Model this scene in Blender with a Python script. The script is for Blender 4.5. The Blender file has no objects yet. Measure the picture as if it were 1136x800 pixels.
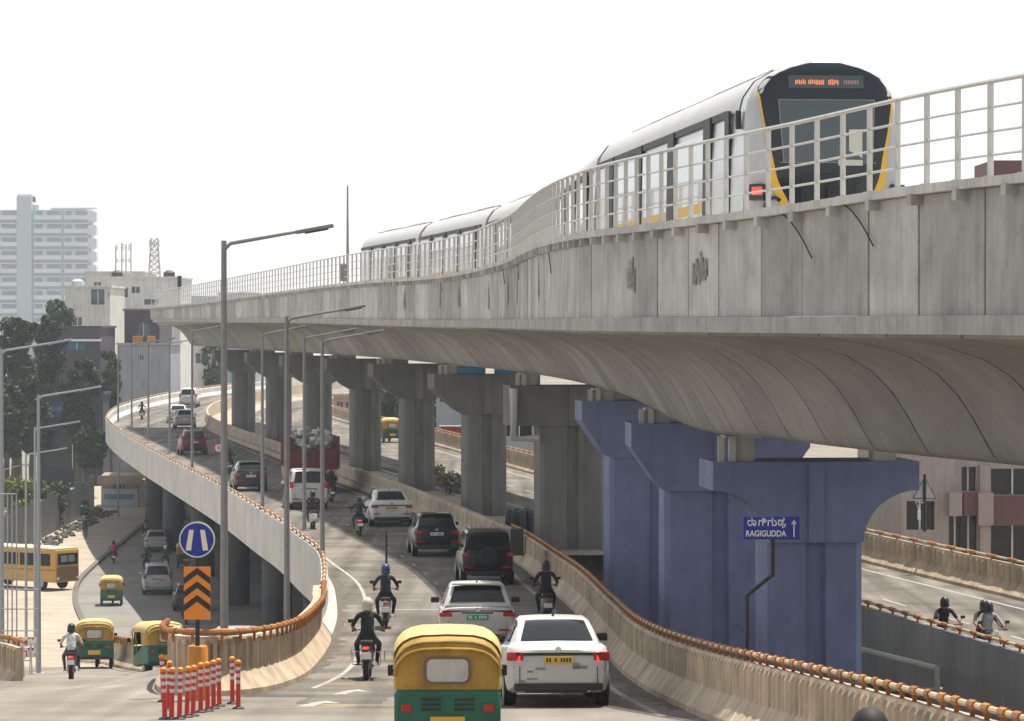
import bpy, bmesh, math, random
import numpy as np
from mathutils import Vector, Matrix
random.seed(7); rng = np.random.default_rng(11)
scene = bpy.context.scene
COL = scene.collection
R = math.radians
# ------------------------------------------------------------------ camera, sky, sun, exposure
# the eye is the origin: x to the right, y into the scene, z up (metres)
cam_d = bpy.data.cameras.new('camera'); cam = bpy.data.objects.new('camera', cam_d); COL.objects.link(cam)
F, CX, HY = 3800.0, 568.0, 358.0
cam_d.sensor_width = 36.0; cam_d.lens = 36.0 * F / 1136.0
cam_d.clip_start = 1.0; cam_d.clip_end = 6000.0
cam.location = (0, 0, 0); cam.rotation_euler = (R(90) - math.atan((400 - HY) / F), 0, 0)
scene.camera = cam
SUN_TO = Vector((0.19, 0.22, 1.0)).normalized()
elev = math.asin(SUN_TO.z); azim = math.atan2(SUN_TO.x, SUN_TO.y)
w = bpy.data.worlds.new('World'); scene.world = w; w.use_nodes = True
nt = w.node_tree; bg = nt.nodes['Background']
sky = nt.nodes.new('ShaderNodeTexSky'); sky.sky_type = 'NISHITA'; sky.sun_disc = False
sky.sun_elevation = elev; sky.sun_rotation = azim; sky.air_density = 1.0; sky.dust_density = 0.4; sky.ozone_density = 1.0; sky.altitude = 0
hs = nt.nodes.new('ShaderNodeHueSaturation'); hs.inputs['Saturation'].default_value = 0.15
nt.links.new(sky.outputs[0], hs.inputs['Color']); nt.links.new(hs.outputs[0], bg.inputs['Color'])
bg.inputs['Strength'].default_value = 0.115
sl = bpy.data.lights.new('sun', 'SUN'); sl.energy = 5.0; sl.angle = R(0.6); sl.color = (1.0, 0.93, 0.81)
so = bpy.data.objects.new('sun', sl); COL.objects.link(so); so.rotation_euler = (-SUN_TO).to_track_quat('-Z', 'Y').to_euler(); so.location = (60, 100, 120)
scene.view_settings.view_transform = 'Standard'; scene.view_settings.look = 'None'
scene.view_settings.exposure = 0.62; scene.view_settings.gamma = 1.0; scene.view_settings.use_curve_mapping = False
try:
    scene.cycles.max_bounces = 8; scene.cycles.volume_bounces = 1; scene.cycles.use_denoising = True
except Exception: pass

# ------------------------------------------------------------------ curves of the place
def pchip(xs, ys):
    xs = np.array(xs, float); ys = np.array(ys, float); h = np.diff(xs); dl = np.diff(ys) / h
    m = np.zeros_like(ys); m[0] = dl[0]; m[-1] = dl[-1]
    for i in range(1, len(xs) - 1):   # Catmull-like slope
        m[i] = (dl[i-1] * h[i] + dl[i] * h[i-1]) / (h[i-1] + h[i])
    def f(x):
        x = float(x)
        if x <= xs[0]: return float(ys[0] + m[0] * (x - xs[0]))
        if x >= xs[-1]: return float(ys[-1] + m[-1] * (x - xs[-1]))
        i = int(np.searchsorted(xs, x)) - 1; t = (x - xs[i]) / h[i]
        return float((2*t**3-3*t**2+1)*ys[i] + (t**3-2*t**2+t)*h[i]*m[i] + (-2*t**3+3*t**2)*ys[i+1] + (t**3-t**2)*h[i]*m[i+1])
    return f
def tab(*p): return pchip([a for a, b in p], [b for a, b in p])
zr = tab((10,-3.55),(20,-4.1),(33,-4.9),(43,-5.5),(50,-5.95),(57,-6.4),(66,-6.87),(75,-7.22),(90,-7.66),(105,-8.0),(125,-8.35),(150,-8.52),(200,-8.85),(230,-8.8),(285,-8.6),(330,-8.15),(380,-8.0),(430,-8.0))
Lx = tab((60,-4.75),(67,-4.2),(75,-4.14),(84,-4.33),(94,-4.82),(106,-5.66),(116,-6.85),(128,-8.35),(138,-9.9),(156,-12.65),(190,-18.2),(225,-24.3),(255,-29.3),(280,-32.8),(300,-34.4),(330,-34.5),(360,-33.4),(400,-30.5),(430,-28))
Rx = tab((20,4.9),(33,4.55),(43,3.75),(50,3.2),(57,2.75),(61.5,2.46),(66.5,2.22),(78,1.95),(94,1.5),(104,.95),(118,.05),(128,-1.0),(139,-2.4),(150,-3.9),(174,-7.2),(197,-11.0),(226,-15.9),(255,-21),(280,-25),(300,-27),(330,-27.6),(360,-26.4),(400,-23.6),(430,-21))
zl = tab((78,-8.15),(86,-9.0),(95,-9.95),(105,-10.9),(112,-11.5),(125,-12.5),(145,-14.4),(165,-15.9),(180,-16.4),(200,-16.5),(400,-16.5))
Bx = tab((40,18.5),(60,14.6),(77,11.5),(90.6,9.06),(100,7.5),(115,5.4),(128,3.6),(156,-.6),(166,-2.3),(180,-4.6),(200,-8),(230,-12.7),(255,-17),(285,-21.3),(330,-24),(400,-20))
Ax = tab((40,26.5),(80,19.2),(102,15.2),(120,11.9),(140,8.8),(165,4.8),(186.6,1.28),(230,-5.1),(260,-10),(300,-16),(340,-18),(400,-14))
ZRIGHT = -8.3
Ex = tab((-40,25),(0,17.6),(36,9.4),(45,6.9),(52,5.1),(58,3.6),(62,2.8),(68,1.9),(75,1.2),(82,.75),(90,.4),(100,0),(107,-.5),(115,-1.2),(128,-2.8),(150,-6.1),(172,-9.8),(195,-13.7),(225,-19),(270,-27.2),(285,-30))
ze = tab((-40,1.95),(36,1.95),(50,1.95),(55,1.86),(61,1.82),(73,1.88),(86,1.92),(105,1.86),(125,1.76),(152,1.85),(195,1.70),(266,1.33),(285,1.3))
zs = tab((-40,-2.2),(36,-2.22),(62,-2.27),(68,-2.3),(75,-2.42),(90,-2.2),(107,-2.02),(128,-1.86),(150,-1.82),(172,-1.76),(195,-1.80),(285,-1.9))
def sm(t): t = min(1, max(0, t)); return t*t*(3-2*t)
def z_main(d, x):   # the flyover and the foreground; its left part dips to the ramp
    return zr(d) - 0.85 * sm((d - 60) / 18) * sm((-5 - x) / 5) * (1 if d < 90 else 0)
def P(px, py, d): return Vector(((px - CX) * d / F, d, -(py - HY) * d / F))
def X_at(px, d): return (px - CX) * d / F
def Z_at(py, d): return -(py - HY) * d / F

# ------------------------------------------------------------------ materials
MATS = {}
def mat(name, col, rough=0.6, metal=0.0, noise=0.0, nscale=3.0, bump=0.0, bscale=40.0, streak=0.0, rnd=0.0, emit=0.0, col2=None, spec=0.5, coat=0.0, alpha=1.0, trans=0.0, detail=6, lane=0.0, sscale=(2.2,2.2,.22)):
    if name in MATS: return MATS[name]
    m = bpy.data.materials.new(name); m.use_nodes = True; n = m.node_tree.nodes; l = m.node_tree.links
    b = n['Principled BSDF']; b.inputs['Roughness'].default_value = rough; b.inputs['Metallic'].default_value = metal
    b.inputs['Specular IOR Level'].default_value = spec; b.inputs['Coat Weight'].default_value = coat
    b.inputs['Base Color'].default_value = (*col, 1); b.inputs['Alpha'].default_value = alpha; b.inputs['Transmission Weight'].default_value = trans
    if emit: b.inputs['Emission Color'].default_value = (*col, 1); b.inputs['Emission Strength'].default_value = emit
    tc = n.new('ShaderNodeTexCoord'); cur = None
    def mul(fac_socket, lo, hi, frm=0.3, to=0.7):
        mr = n.new('ShaderNodeMapRange'); mr.inputs['From Min'].default_value = frm; mr.inputs['From Max'].default_value = to
        mr.inputs['To Min'].default_value = lo; mr.inputs['To Max'].default_value = hi; l.new(fac_socket, mr.inputs['Value']); return mr.outputs[0]
    if noise or streak or rnd or col2 or lane:
        rgb = n.new('ShaderNodeRGB'); rgb.outputs[0].default_value = (*col, 1); cur = rgb.outputs[0]
        if col2:
            nz = n.new('ShaderNodeTexNoise'); nz.inputs['Scale'].default_value = nscale * .6; nz.inputs['Detail'].default_value = 5; l.new(tc.outputs['Object'], nz.inputs['Vector'])
            mx = n.new('ShaderNodeMix'); mx.data_type = 'RGBA'; l.new(mul(nz.outputs['Fac'], 0, 1, .4, .62), mx.inputs[0]); l.new(cur, mx.inputs[6]); mx.inputs[7].default_value = (*col2, 1); cur = mx.outputs[2]
        facs = []
        if noise:
            nz = n.new('ShaderNodeTexNoise'); nz.inputs['Scale'].default_value = nscale; nz.inputs['Detail'].default_value = detail; nz.inputs['Roughness'].default_value = .62; l.new(tc.outputs['Object'], nz.inputs['Vector'])
            facs.append(mul(nz.outputs['Fac'], 1 - noise, 1 + noise * .6))
        if streak:
            mp = n.new('ShaderNodeMapping'); mp.inputs['Scale'].default_value = sscale; l.new(tc.outputs['Object'], mp.inputs['Vector'])
            nz = n.new('ShaderNodeTexNoise'); nz.inputs['Scale'].default_value = 1.6; nz.inputs['Detail'].default_value = 5; nz.inputs['Roughness'].default_value = .6; l.new(mp.outputs[0], nz.inputs['Vector'])
            facs.append(mul(nz.outputs['Fac'], 1 - streak, 1 + streak * .25, .35, .6))
        if lane:
            for sc_, s0 in (((1.3,.035,1), lane), ((.25,.5,1), lane*.7)):
                mp = n.new('ShaderNodeMapping'); mp.inputs['Scale'].default_value = sc_; l.new(tc.outputs['Object'], mp.inputs['Vector'])
                nz = n.new('ShaderNodeTexNoise'); nz.inputs['Scale'].default_value = 1.0; nz.inputs['Detail'].default_value = 4; l.new(mp.outputs[0], nz.inputs['Vector'])
                facs.append(mul(nz.outputs['Fac'], 1 - s0, 1 + s0*.2, .36, .58))
        if rnd:
            oi = n.new('ShaderNodeObjectInfo'); facs.append(mul(oi.outputs['Random'], 1 - rnd, 1 + rnd * .5, 0, 1))
        for fsock in facs:
            mx = n.new('ShaderNodeVectorMath'); mx.operation = 'SCALE'; l.new(cur, mx.inputs[0]); l.new(fsock, mx.inputs['Scale']); cur = mx.outputs[0]
        l.new(cur, b.inputs['Base Color'])
    if bump:
        nz = n.new('ShaderNodeTexNoise'); nz.inputs['Scale'].default_value = bscale; nz.inputs['Detail'].default_value = 4; l.new(tc.outputs['Object'], nz.inputs['Vector'])
        bp = n.new('ShaderNodeBump'); bp.inputs['Strength'].default_value = bump; bp.inputs['Distance'].default_value = .02; l.new(nz.outputs['Fac'], bp.inputs['Height']); l.new(bp.outputs[0], b.inputs['Normal'])
    MATS[name] = m; return m
M = {}
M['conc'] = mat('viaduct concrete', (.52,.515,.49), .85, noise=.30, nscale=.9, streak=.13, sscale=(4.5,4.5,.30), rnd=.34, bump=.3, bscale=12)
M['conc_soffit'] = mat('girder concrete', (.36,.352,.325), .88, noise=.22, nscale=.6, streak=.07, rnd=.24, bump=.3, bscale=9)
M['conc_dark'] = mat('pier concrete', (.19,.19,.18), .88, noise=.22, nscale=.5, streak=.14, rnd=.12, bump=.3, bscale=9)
M['conc_pale'] = mat('painted parapet concrete', (.58,.575,.54), .8, noise=.2, nscale=.6, streak=.12, bump=.2, bscale=9)
M['conc_tan'] = mat('dusty barrier concrete', (.50,.40,.29), .85, noise=.32, nscale=1.0, streak=.25, bump=.3, bscale=14)
M['grime_shade'] = mat('grimy shaded groove', (.21,.15,.10), .9, noise=.35, nscale=1.5, streak=.3)
M['conc_grey'] = mat('grey outer concrete', (.36,.355,.34), .85, noise=.25, nscale=.5, streak=.10, bump=.2)
M['blue'] = mat('blue painted concrete', (.185,.222,.385), .7, noise=.22, nscale=.6, streak=.09, sscale=(1.6,1.6,.15), bump=.12, bscale=10)
M['asphalt'] = mat('dusty asphalt', (.185,.165,.14), .9, noise=.24, nscale=.5, bump=.4, bscale=25, col2=(.145,.131,.114), detail=10, lane=.48)
M['asphalt_pale'] = mat('pale dusty concrete road', (.245,.222,.19), .9, noise=.2, nscale=.4, bump=.3, bscale=25, col2=(.195,.175,.15), detail=9, lane=.22)
M['asphalt_dark'] = mat('service road asphalt', (.20,.19,.175), .9, noise=.25, nscale=.3, bump=.4, bscale=25)
M['dust'] = mat('dusty verge', (.36,.31,.25), .95, noise=.25, nscale=.5, bump=.4)
M['ground'] = mat('dry ground', (.20,.175,.14), .95, noise=.4, nscale=.05, bump=.3)
M['paint'] = mat('road paint', (.37,.355,.32), .75, noise=.55, nscale=6)
M['steel'] = mat('galvanised steel', (.52,.52,.52), .45, .55, noise=.15, nscale=6)
M['rail_paint'] = mat('pale grey painted railing', (.55,.54,.52), .5, .2, noise=.15, nscale=4)
M['lamp_grey'] = mat('lamp post grey', (.26,.26,.265), .5, .5, noise=.15, nscale=3)
M['black'] = mat('matt black', (.02,.02,.022), .55)
M['rubber'] = mat('tyre rubber', (.018,.018,.018), .85)
M['orange'] = mat('orange rail sleeve', (.36,.145,.03), .6, noise=.45, nscale=2)
M['railpipe'] = mat('weathered rail pipe', (.55,.42,.26), .5, noise=.3, nscale=3)
M['chev_o'] = mat('chevron orange', (.85,.27,.02), .5)
M['red'] = mat('red plastic', (.55,.04,.03), .5, noise=.15, nscale=5)
M['white'] = mat('white paint', (.78,.78,.76), .5, noise=.08, nscale=3)
M['sign_blue'] = mat('sign blue', (.012,.03,.30), .45)
M['glass'] = mat('dark car glass', (.010,.013,.015), .05, spec=.4)
M['glass_b'] = mat('building glass', (.05,.08,.10), .12, spec=.7)
M['tail'] = mat('red tail lamp', (.45,.015,.02), .25)
M['tail_on'] = mat('lit brake lamp', (.9,.05,.04), .3, emit=.8)
M['chrome'] = mat('chrome', (.75,.75,.75), .2, 1.0)
M['alloy'] = mat('alloy rim', (.35,.35,.36), .35, .8)

# ------------------------------------------------------------------ mesh helpers
class MB:
    def __init__(s): s.v = []; s.f = []; s.m = []
    def add(s, vs, fs, mi=0):
        o = len(s.v); s.v += [tuple(v) for v in vs]; s.f += [tuple(i + o for i in f) for f in fs]; s.m += [mi] * len(fs); return s
    def box(s, c, d, mi=0, rz=0.0, rx=0.0, ry=0.0, ch=0.0):
        bm = bmesh.new(); bmesh.ops.create_cube(bm, size=1)
        bmesh.ops.scale(bm, vec=d, verts=bm.verts)
        if ch: bmesh.ops.bevel(bm, geom=bm.edges[:] , offset=ch, segments=2, affect='EDGES', profile=.6)
        T = Matrix.Translation(c) @ Matrix.Rotation(rz, 4, 'Z') @ Matrix.Rotation(ry, 4, 'Y') @ Matrix.Rotation(rx, 4, 'X')
        bm.verts.index_update()
        s.add([T @ v.co for v in bm.verts], [[v.index for v in f.verts] for f in bm.faces], mi); bm.free(); return s
    def tube(s, pts, r, n=8, mi=0, cap=True):
        pts = [Vector(p) for p in pts]; rings = []
        rs = r if isinstance(r, (list, tuple)) else [r] * len(pts)
        up = None
        for i, p in enumerate(pts):
            t = (pts[min(i+1, len(pts)-1)] - pts[max(i-1, 0)]).normalized()
            ref = Vector((0,0,1)) if abs(t.z) < .9 else Vector((0,1,0))
            a = t.cross(ref).normalized(); b = t.cross(a).normalized()
            if up is not None and a.dot(up) < 0: a = -a; b = -b
            up = a
            rings.append([p + (a * math.cos(k*2*math.pi/n) + b * math.sin(k*2*math.pi/n)) * rs[i] for k in range(n)])
        return s.loft(rings, mi, cap)
    def loft(s, rings, mi=0, cap=True, closed=True):
        n = len(rings[0]); vs = [v for r in rings for v in r]; fs = []
        for i in range(len(rings) - 1):
            for k in range(n if closed else n - 1):
                k2 = (k + 1) % n; fs.append((i*n+k, i*n+k2, (i+1)*n+k2, (i+1)*n+k))
        if cap: fs.append(tuple(range(n))[::-1]); fs.append(tuple((len(rings)-1)*n + k for k in range(n)))
        return s.add(vs, fs, mi)
    def lathe(s, prof, c=(0,0,0), axis='Z', n=20, mi=0):
        rings = []
        for r, h in prof:
            ring = []
            for k in range(n):
                a = 2*math.pi*k/n; u, v = r*math.cos(a), r*math.sin(a)
                p = {'Z': (u, v, h), 'X': (h, u, v), 'Y': (u, h, v)}[axis]
                ring.append((p[0]+c[0], p[1]+c[1], p[2]+c[2]))
            rings.append(ring)
        return s.loft(rings, mi, True)
    def sphere(s, c, r, mi=0, n=12, sc=(1,1,1)):
        prof = [(max(.001, math.sin(math.pi*i/8)) * r, -math.cos(math.pi*i/8) * r) for i in range(9)]
        o = len(s.v); s.lathe(prof, (0,0,0), 'Z', n, mi)
        for i in range(o, len(s.v)): v = s.v[i]; s.v[i] = (v[0]*sc[0]+c[0], v[1]*sc[1]+c[1], v[2]*sc[2]+c[2])
        return s
    def prism(s, poly, y0, y1, plane='XZ', mi=0, T=None):
        def q(a, b, y): return {'XZ': (a, y, b), 'XY': (a, b, y), 'YZ': (y, a, b)}[plane]
        r0 = [q(a, b, y0) for a, b in poly]; r1 = [q(a, b, y1) for a, b in poly]
        if T: r0 = [T @ Vector(p) for p in r0]; r1 = [T @ Vector(p) for p in r1]
        return s.loft([r0, r1], mi, True)
    def quad(s, a, b, c, d, mi=0): return s.add([a, b, c, d], [(0,1,2,3)], mi)
    def build(s, name, mats, parent=None, smooth=None, fix=True):
        me = bpy.data.meshes.new(name); me.from_pydata(s.v, [], s.f); me.update()
        for m in (mats if isinstance(mats, (list, tuple)) else [mats]): me.materials.append(m)
        me.polygons.foreach_set('material_index', s.m)
        if fix:
            bm = bmesh.new(); bm.from_mesh(me); bmesh.ops.recalc_face_normals(bm, faces=bm.faces); bm.to_mesh(me); bm.free()
        if smooth is not None:
            me.polygons.foreach_set('use_smooth', [True] * len(me.polygons)); me.set_sharp_from_angle(angle=R(smooth))
        o = bpy.data.objects.new(name, me); COL.objects.link(o)
        if parent: o.parent = parent
        return o
def tag(o, label=None, cat=None, group=None, kind=None):
    for k, v in (('label', label), ('category', cat), ('group', group), ('kind', kind)):
        if v: o[k] = v
    return o
def empty(name, loc=(0,0,0), rz=0, rx=0):
    o = bpy.data.objects.new(name, None); COL.objects.link(o); o.location = loc; o.rotation_euler = (rx, 0, rz); o.empty_display_size = .3; return o
def thing(name, label, cat, loc=(0,0,0), rz=0, group=None, rx=0): return tag(empty(name, loc, rz, rx), label, cat, group)
def dup(o, parent=None):
    c = o.copy(); COL.objects.link(c)
    if parent: c.parent = parent
    for ch in list(o.children): dup(ch, c)
    return c
def sweep(path, prof, d0, d1, step, rib=0.0, ribs=(), period=.4, sign=1, mb=None, zf=None, mi=0):
    """profile of (offset to the right, height) swept along path x(d); points in ribs step back in every second half period"""
    mb = mb or MB(); rings = []; rec = []; n = max(2, int(round((d1 - d0) / step)) + 1); s = 0; pv = None
    for i in range(n):
        d = d0 + (d1 - d0) * i / (n - 1); x = path(d); m = (path(d + .05) - path(d - .05)) / .1
        t = Vector((m, 1, 0)).normalized(); nr = Vector((t.y, -t.x, 0)); z = zf(d)
        p = Vector((x, d, z))
        if pv is not None: s += (p - pv).length
        pv = p; inn = rib if (rib and (s % period) > period * .5) else 0
        rec.append(inn > 0); rings.append([p + nr * (sign * (o - (inn if k in ribs else 0))) + Vector((0,0,h)) for k, (o, h) in enumerate(prof)])
    mb.loft(rings, mi, True); grime_shade(mb, rec, len(prof), ribs); return mb
def grime_shade(mb, rec, n, ribs):
    # recessed faces take a dark colour for dirt and painted rib shade
    if ribs:
        for i in range(len(rec) - 1):
            if rec[i] and rec[i+1]: mb.m[i*n + ribs[0]] = 1
def polypath(pts):
    """dense smooth polyline through 3-d points (Catmull-Rom)"""
    P_ = [Vector(p) for p in pts]; out = []
    for i in range(len(P_) - 1):
        p0, p1, p2, p3 = P_[max(i-1,0)], P_[i], P_[i+1], P_[min(i+2, len(P_)-1)]
        n = max(2, int((p2 - p1).length / .055))
        for k in range(n):
            t = k / n
            out.append(.5*((2*p1) + (p2-p0)*t + (2*p0-5*p1+4*p2-p3)*t*t + (3*p1-p0-3*p2+p3)*t**3))
    out.append(P_[-1]); return out
def sweep3(pts, prof, rib=0, ribs=(), period=.22, mb=None):
    mb = mb or MB(); rings = []; rec = []; s = 0
    for i, p in enumerate(pts):
        a, b = pts[max(i-1,0)], pts[min(i+1,len(pts)-1)]; t = (b - a); t.z = 0; t.normalize(); nr = Vector((t.y, -t.x, 0))
        if i: s += (p - pts[i-1]).length
        inn = rib if (rib and (s % period) > period*.5) else 0
        rec.append(inn > 0); rings.append([p + nr * (o - (inn if k in ribs else 0)) + Vector((0,0,h)) for k, (o, h) in enumerate(prof)])
    mb.loft(rings); grime_shade(mb, rec, len(prof), ribs); return mb
BAR = [(0,-.1),(0,.98),(.15,.98),(.165,.93),(.19,.42),(.27,.30),(.42,.10),(.42,-.1)]
def rail_mesh(pts, r=.042, rs=.07, period=1.4, frac=.5):
    """rail pipe with thicker sleeves, and short posts"""
    mb = MB(); mb.tube(pts[::max(1, len(pts)//400)] + [pts[-1]], r, 8, 0)
    s = 0; run = []
    for i in range(1, len(pts)):
        s += (pts[i] - pts[i-1]).length
        if (s % period) < period * frac: run.append(pts[i])
        else:
            if len(run) > 1: mb.tube([run[0], run[len(run)//2], run[-1]], rs, 8, 1); c = run[len(run)//2]; mb.box(c + Vector((0,0,-.1)), (.05,.05,.2), 1)
            run = []
    return mb
def path_pts(path, zf, d0, d1, step, off=0.0, h=0.0):
    out = []
    n = int((d1 - d0) / step) + 1
    for i in range(n + 1):
        d = d0 + (d1 - d0) * i / n; m = (path(d + .05) - path(d - .05)) / .1; t = Vector((m, 1, 0)).normalized()
        out.append(Vector((path(d) + t.y * off, d - t.x * off, zf(d) + h)))
    return out
# ================================================================== GROUND AND ROADS
mb = MB(); mb.box((0, 800, -16.75), (2600, 1800, .3)); tag(mb.build('ground', M['ground']), kind='structure')
def strip(name, m, dl, lf, rf, nx, zfun, kind='structure'):
    mb = MB(); rows = []
    for d in dl:
        a, b = lf(d), rf(d)
        rows += [(a + (b - a) * k / nx, d, zfun(d, a + (b - a) * k / nx)) for k in range(nx + 1)]
    n = nx + 1; fs = [(i*n+k, i*n+k+1, (i+1)*n+k+1, (i+1)*n+k) for i in range(len(dl)-1) for k in range(nx)]
    mb.add(rows, fs); o = mb.build(name, m, smooth=40, fix=False)
    return tag(o, kind=kind)
def fr(a, b, st): return [a + (b - a) * i / max(1, int((b - a) / st)) for i in range(max(1, int((b - a) / st)) + 1)]
strip('road', M['asphalt'], fr(60, 425, 2), lambda d: Lx(d) - .1, lambda d: Rx(d) + .1, 6, lambda d, x: zr(d))
strip('approach_road', M['asphalt_pale'], fr(14, 60, 2), lambda d: -16, lambda d: Rx(d) + .1, 14, lambda d, x: zr(d) - .85 * sm((d-60)/18) * sm((-5-x)/5))
def z_ramp(d, x): return z_main(d, x) if d <= 78 else (zl(d) + .03 + (z_main(78, x) - zl(78) - .03) * (1 - sm((d-78)/4)))
strip('ramp_road', M['asphalt_pale'], fr(60, 138, 1.5), lambda d: -18 if d < 80 else -18 - (d-80)*.2, lambda d: -4.6 if d < 62 else (Lx(d) - .3 if d < 95 else -5.2 + (d-95)*.2), 18, z_ramp)
strip('service_road', M['asphalt_dark'], fr(138, 420, 3), lambda d: (-19 - (d-78)*.16), lambda d: min(-7.5 + max(0, d-95)*.2, 3) if d < 200 else -d*.08+12, 8, lambda d, x: zl(d) + .03)
# sunlit dusty verge left of the service road
vx = tab((150,-18.3),(180,-22.4),(200,-25.6),(216,-27.5),(235,-28.6),(262,-29.6),(300,-31.2),(360,-36))
strip('dusty_verge', M['dust'], fr(120, 360, 3), lambda d: vx(d) - 9 - max(0, 200-d)*.1, lambda d: vx(d), 4, lambda d, x: zl(d) + .034 + .09*sm((d-125)/25))
strip('right_road', M['asphalt'], fr(45, 400, 3), lambda d: Bx(d) - .1, lambda d: Ax(d) + .1, 4, lambda d, x: ZRIGHT)
strip('median', M['dust'], fr(124, 400, 3), lambda d: Rx(d) + .05, lambda d: Bx(d), 3, lambda d, x: ZRIGHT - .12)
# painted lines: each lies 4 mm above the asphalt
def line(path, off, wd, d0, d1, mb, z):
    pts = path_pts(path, z, d0, d1, 1.2, off, .006); q = path_pts(path, z, d0, d1, 1.2, off + wd, .006)
    n = len(pts); mb.add(pts + q, [(i, n+i, n+i+1, i+1) for i in range(n-1)])
mb = MB()
line(Rx, -.62, .13, 54, 255, mb, zr)
gedge = lambda d: Lx(d) + .0
line(gedge, .78, .10, 63, 280, mb, zr)
cl = lambda d: .5 * (Lx(d) + Rx(d))
for d in fr(66, 330, 5.5): line(cl, -.05, .1, d, d + 1.2, mb, zr)
for d, wd in ((70.2,.16),(91.8,.3),(119,.22),(66.2,.12)):
    a, b = Lx(d) + .85, Rx(d) - .65
    n = 8; vs = [(a + (b-a)*k/n, d + e, zr(d + e) + .006) for e in (0, wd) for k in range(n+1)]
    mb.add(vs, [(k, k+1, n+2+k, n+1+k) for k in range(n)])
for px, d in ((380,61.3),(344,57.6)):      # lane arrows, worn
    x = X_at(px, d); z = lambda e: zr(d + e) + .006
    mb.add([(x-.18,d-.5,z(-.5)),(x+.08,d-.5,z(-.5)),(x+.2,d+.5,z(.5)),(x-.02,d+.5,z(.5))], [(0,1,2,3)])
    mb.add([(x-.1,d+.5,z(.5)),(x+.5,d+.4,z(.4)),(x+.22,d+1.2,z(1.2))], [(0,1,2)])
line(Ax, -1.0, .13, 60, 300, mb, lambda d: ZRIGHT)
rc = lambda d: .5*(Ax(d)+Bx(d))
for d in fr(70, 300, 6): line(rc, 0, .1, d, d + 2.5, mb, lambda d: ZRIGHT)
line(Bx, .55, .13, 60, 300, mb, lambda d: ZRIGHT)
tag(mb.build('road_markings', M['paint'], fix=False), kind='structure')

# older surfacing: darker repairs and a tan band across the lanes
mb = MB(); r_ = random.Random(21)
for d0_, d1_, u0, u1 in ((71.5,75.5,.10,.42),(60.5,64,.55,.95),(79,83,.5,.9),(88,96,.12,.3),(98,104,.45,.62),(58,60,.05,.3),(66,69.5,.3,.5),(108,115,.2,.4)):
    n_ = 8; A_, B2 = [], []
    for i in range(n_+1):
        dd = d0_ + (d1_-d0_)*i/n_; l_, w_ = Lx(dd)+.9, Rx(dd)-Lx(dd)-1.6
        A_.append((l_+w_*u0+r_.uniform(-.05,.05), dd, zr(dd)+.003)); B2.append((l_+w_*u1+r_.uniform(-.05,.05), dd, zr(dd)+.003))
    mb.add(A_+B2, [(i, n_+1+i, n_+2+i, i+1) for i in range(n_)])
tag(mb.build('road_patches', mat('asphalt repair', (.135,.122,.105), .9, noise=.4, nscale=.9, bump=.3, lane=.3), fix=False), kind='structure')
mb = MB()
for d0_, d1_ in ((72.2,73.6),(63.6,64.4),(56.6,57.4)):
    mb.add([(Lx(max(60,d0_))+.9,d0_,zr(d0_)+.0045),(Rx(d0_)-.7,d0_,zr(d0_)+.0045),(Rx(d1_)-.7,d1_,zr(d1_)+.0045),(Lx(max(60,d1_))+.9,d1_,zr(d1_)+.0045)], [(0,1,2,3)])
tag(mb.build('road_bands', mat('tan filler band', (.21,.165,.11), .9, noise=.5, nscale=1.2, lane=.5), fix=False), kind='structure')
# ================================================================== FLYOVER (the carriageway with the traffic)
fly = thing('flyover_bridge', 'curving flyover carrying the cars and riders, ribbed tan barriers with orange rails', 'bridge', (0,0,0))
def deck_sweep(name, lf, rf, zf, d0, d1, th, m, parent, step=2.0):
    mb = MB(); rings = []
    for d in fr(d0, d1, step):
        a, b, z = lf(d), rf(d), zf(d); w_ = b - a
        rings.append([Vector(p) for p in ((a, d, z-.05), (a, d, z-th*.55), (a+min(1.2,w_*.2), d, z-th), (b-min(1.2,w_*.2), d, z-th), (b, d, z-th*.55), (b, d, z-.05))])
    mb.loft(rings); return mb.build(name, m, parent)
deck_sweep('deck_slab', lambda d: Lx(d) - .42, lambda d: Rx(d) + .42, zr, 88, 425, 1.5, M['conc_pale'], fly)
# ramp part below the near deck is filled between retaining walls
mb = MB(); rings = []
for d in fr(20, 96, 2):
    a = -4.9 if d < 62 else (Lx(d) - .35); b = Rx(d) + .36; rings.append([(a,d,-17),(a,d,zr(d)-.06),(b,d,zr(d)-.06),(b,d,-17)])
mb.loft(rings); mb.build('retaining_wall', M['conc_grey'], fly)
RB = set((4,))
def parapet(name, path, sign, d0, d1, parent, m, zf, ribs=True, step=.1, period=.4, rail=None, label=None):
    # the wall's inner foot runs along the path, the body stands outside it
    prof = [(o - .42, h) for o, h in BAR]; prof[4:4] = [(-.23,.86),(-.232,.48)]
    o = sweep(path, prof, d0, d1, step, .08 if ribs else 0, (4,5), period, sign, zf=zf).build(name, [m, M['grime_shade']], parent)
    if rail:
        pts = path_pts(path, zf, rail[0], rail[1], .1, -sign * .33, 1.1)
        rail_mesh(pts, .036, .056, period=rail[2] if len(rail) > 2 else 1.4).build('handrail', [M['railpipe'], M['orange']], o, smooth=40)
    if label: o['label'] = label
    return o
parapet('crash_barrier', Rx, -1, 20, 64, fly, M['conc_tan'], zr, rail=(20, 64, .75), label='near right crash barrier with a thick orange rail')
parapet('crash_barrier', Rx, -1, 64.1, 128, fly, M['conc_tan'], zr, rail=(64.1, 122, .7), label='middle right crash barrier with orange rail')
parapet('crash_barrier', Rx, -1, 128.1, 425, fly, M['conc_tan'], zr, ribs=False, step=2)
parapet('crash_barrier', Lx, 1, 80, 425, fly, M['conc_pale'], zr, ribs=False, step=1.5, rail=(84, 425, 2.4), label='pale outer parapet with orange rail curving away')
mb = MB()   # end post of the gray barrier head on the right
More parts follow.
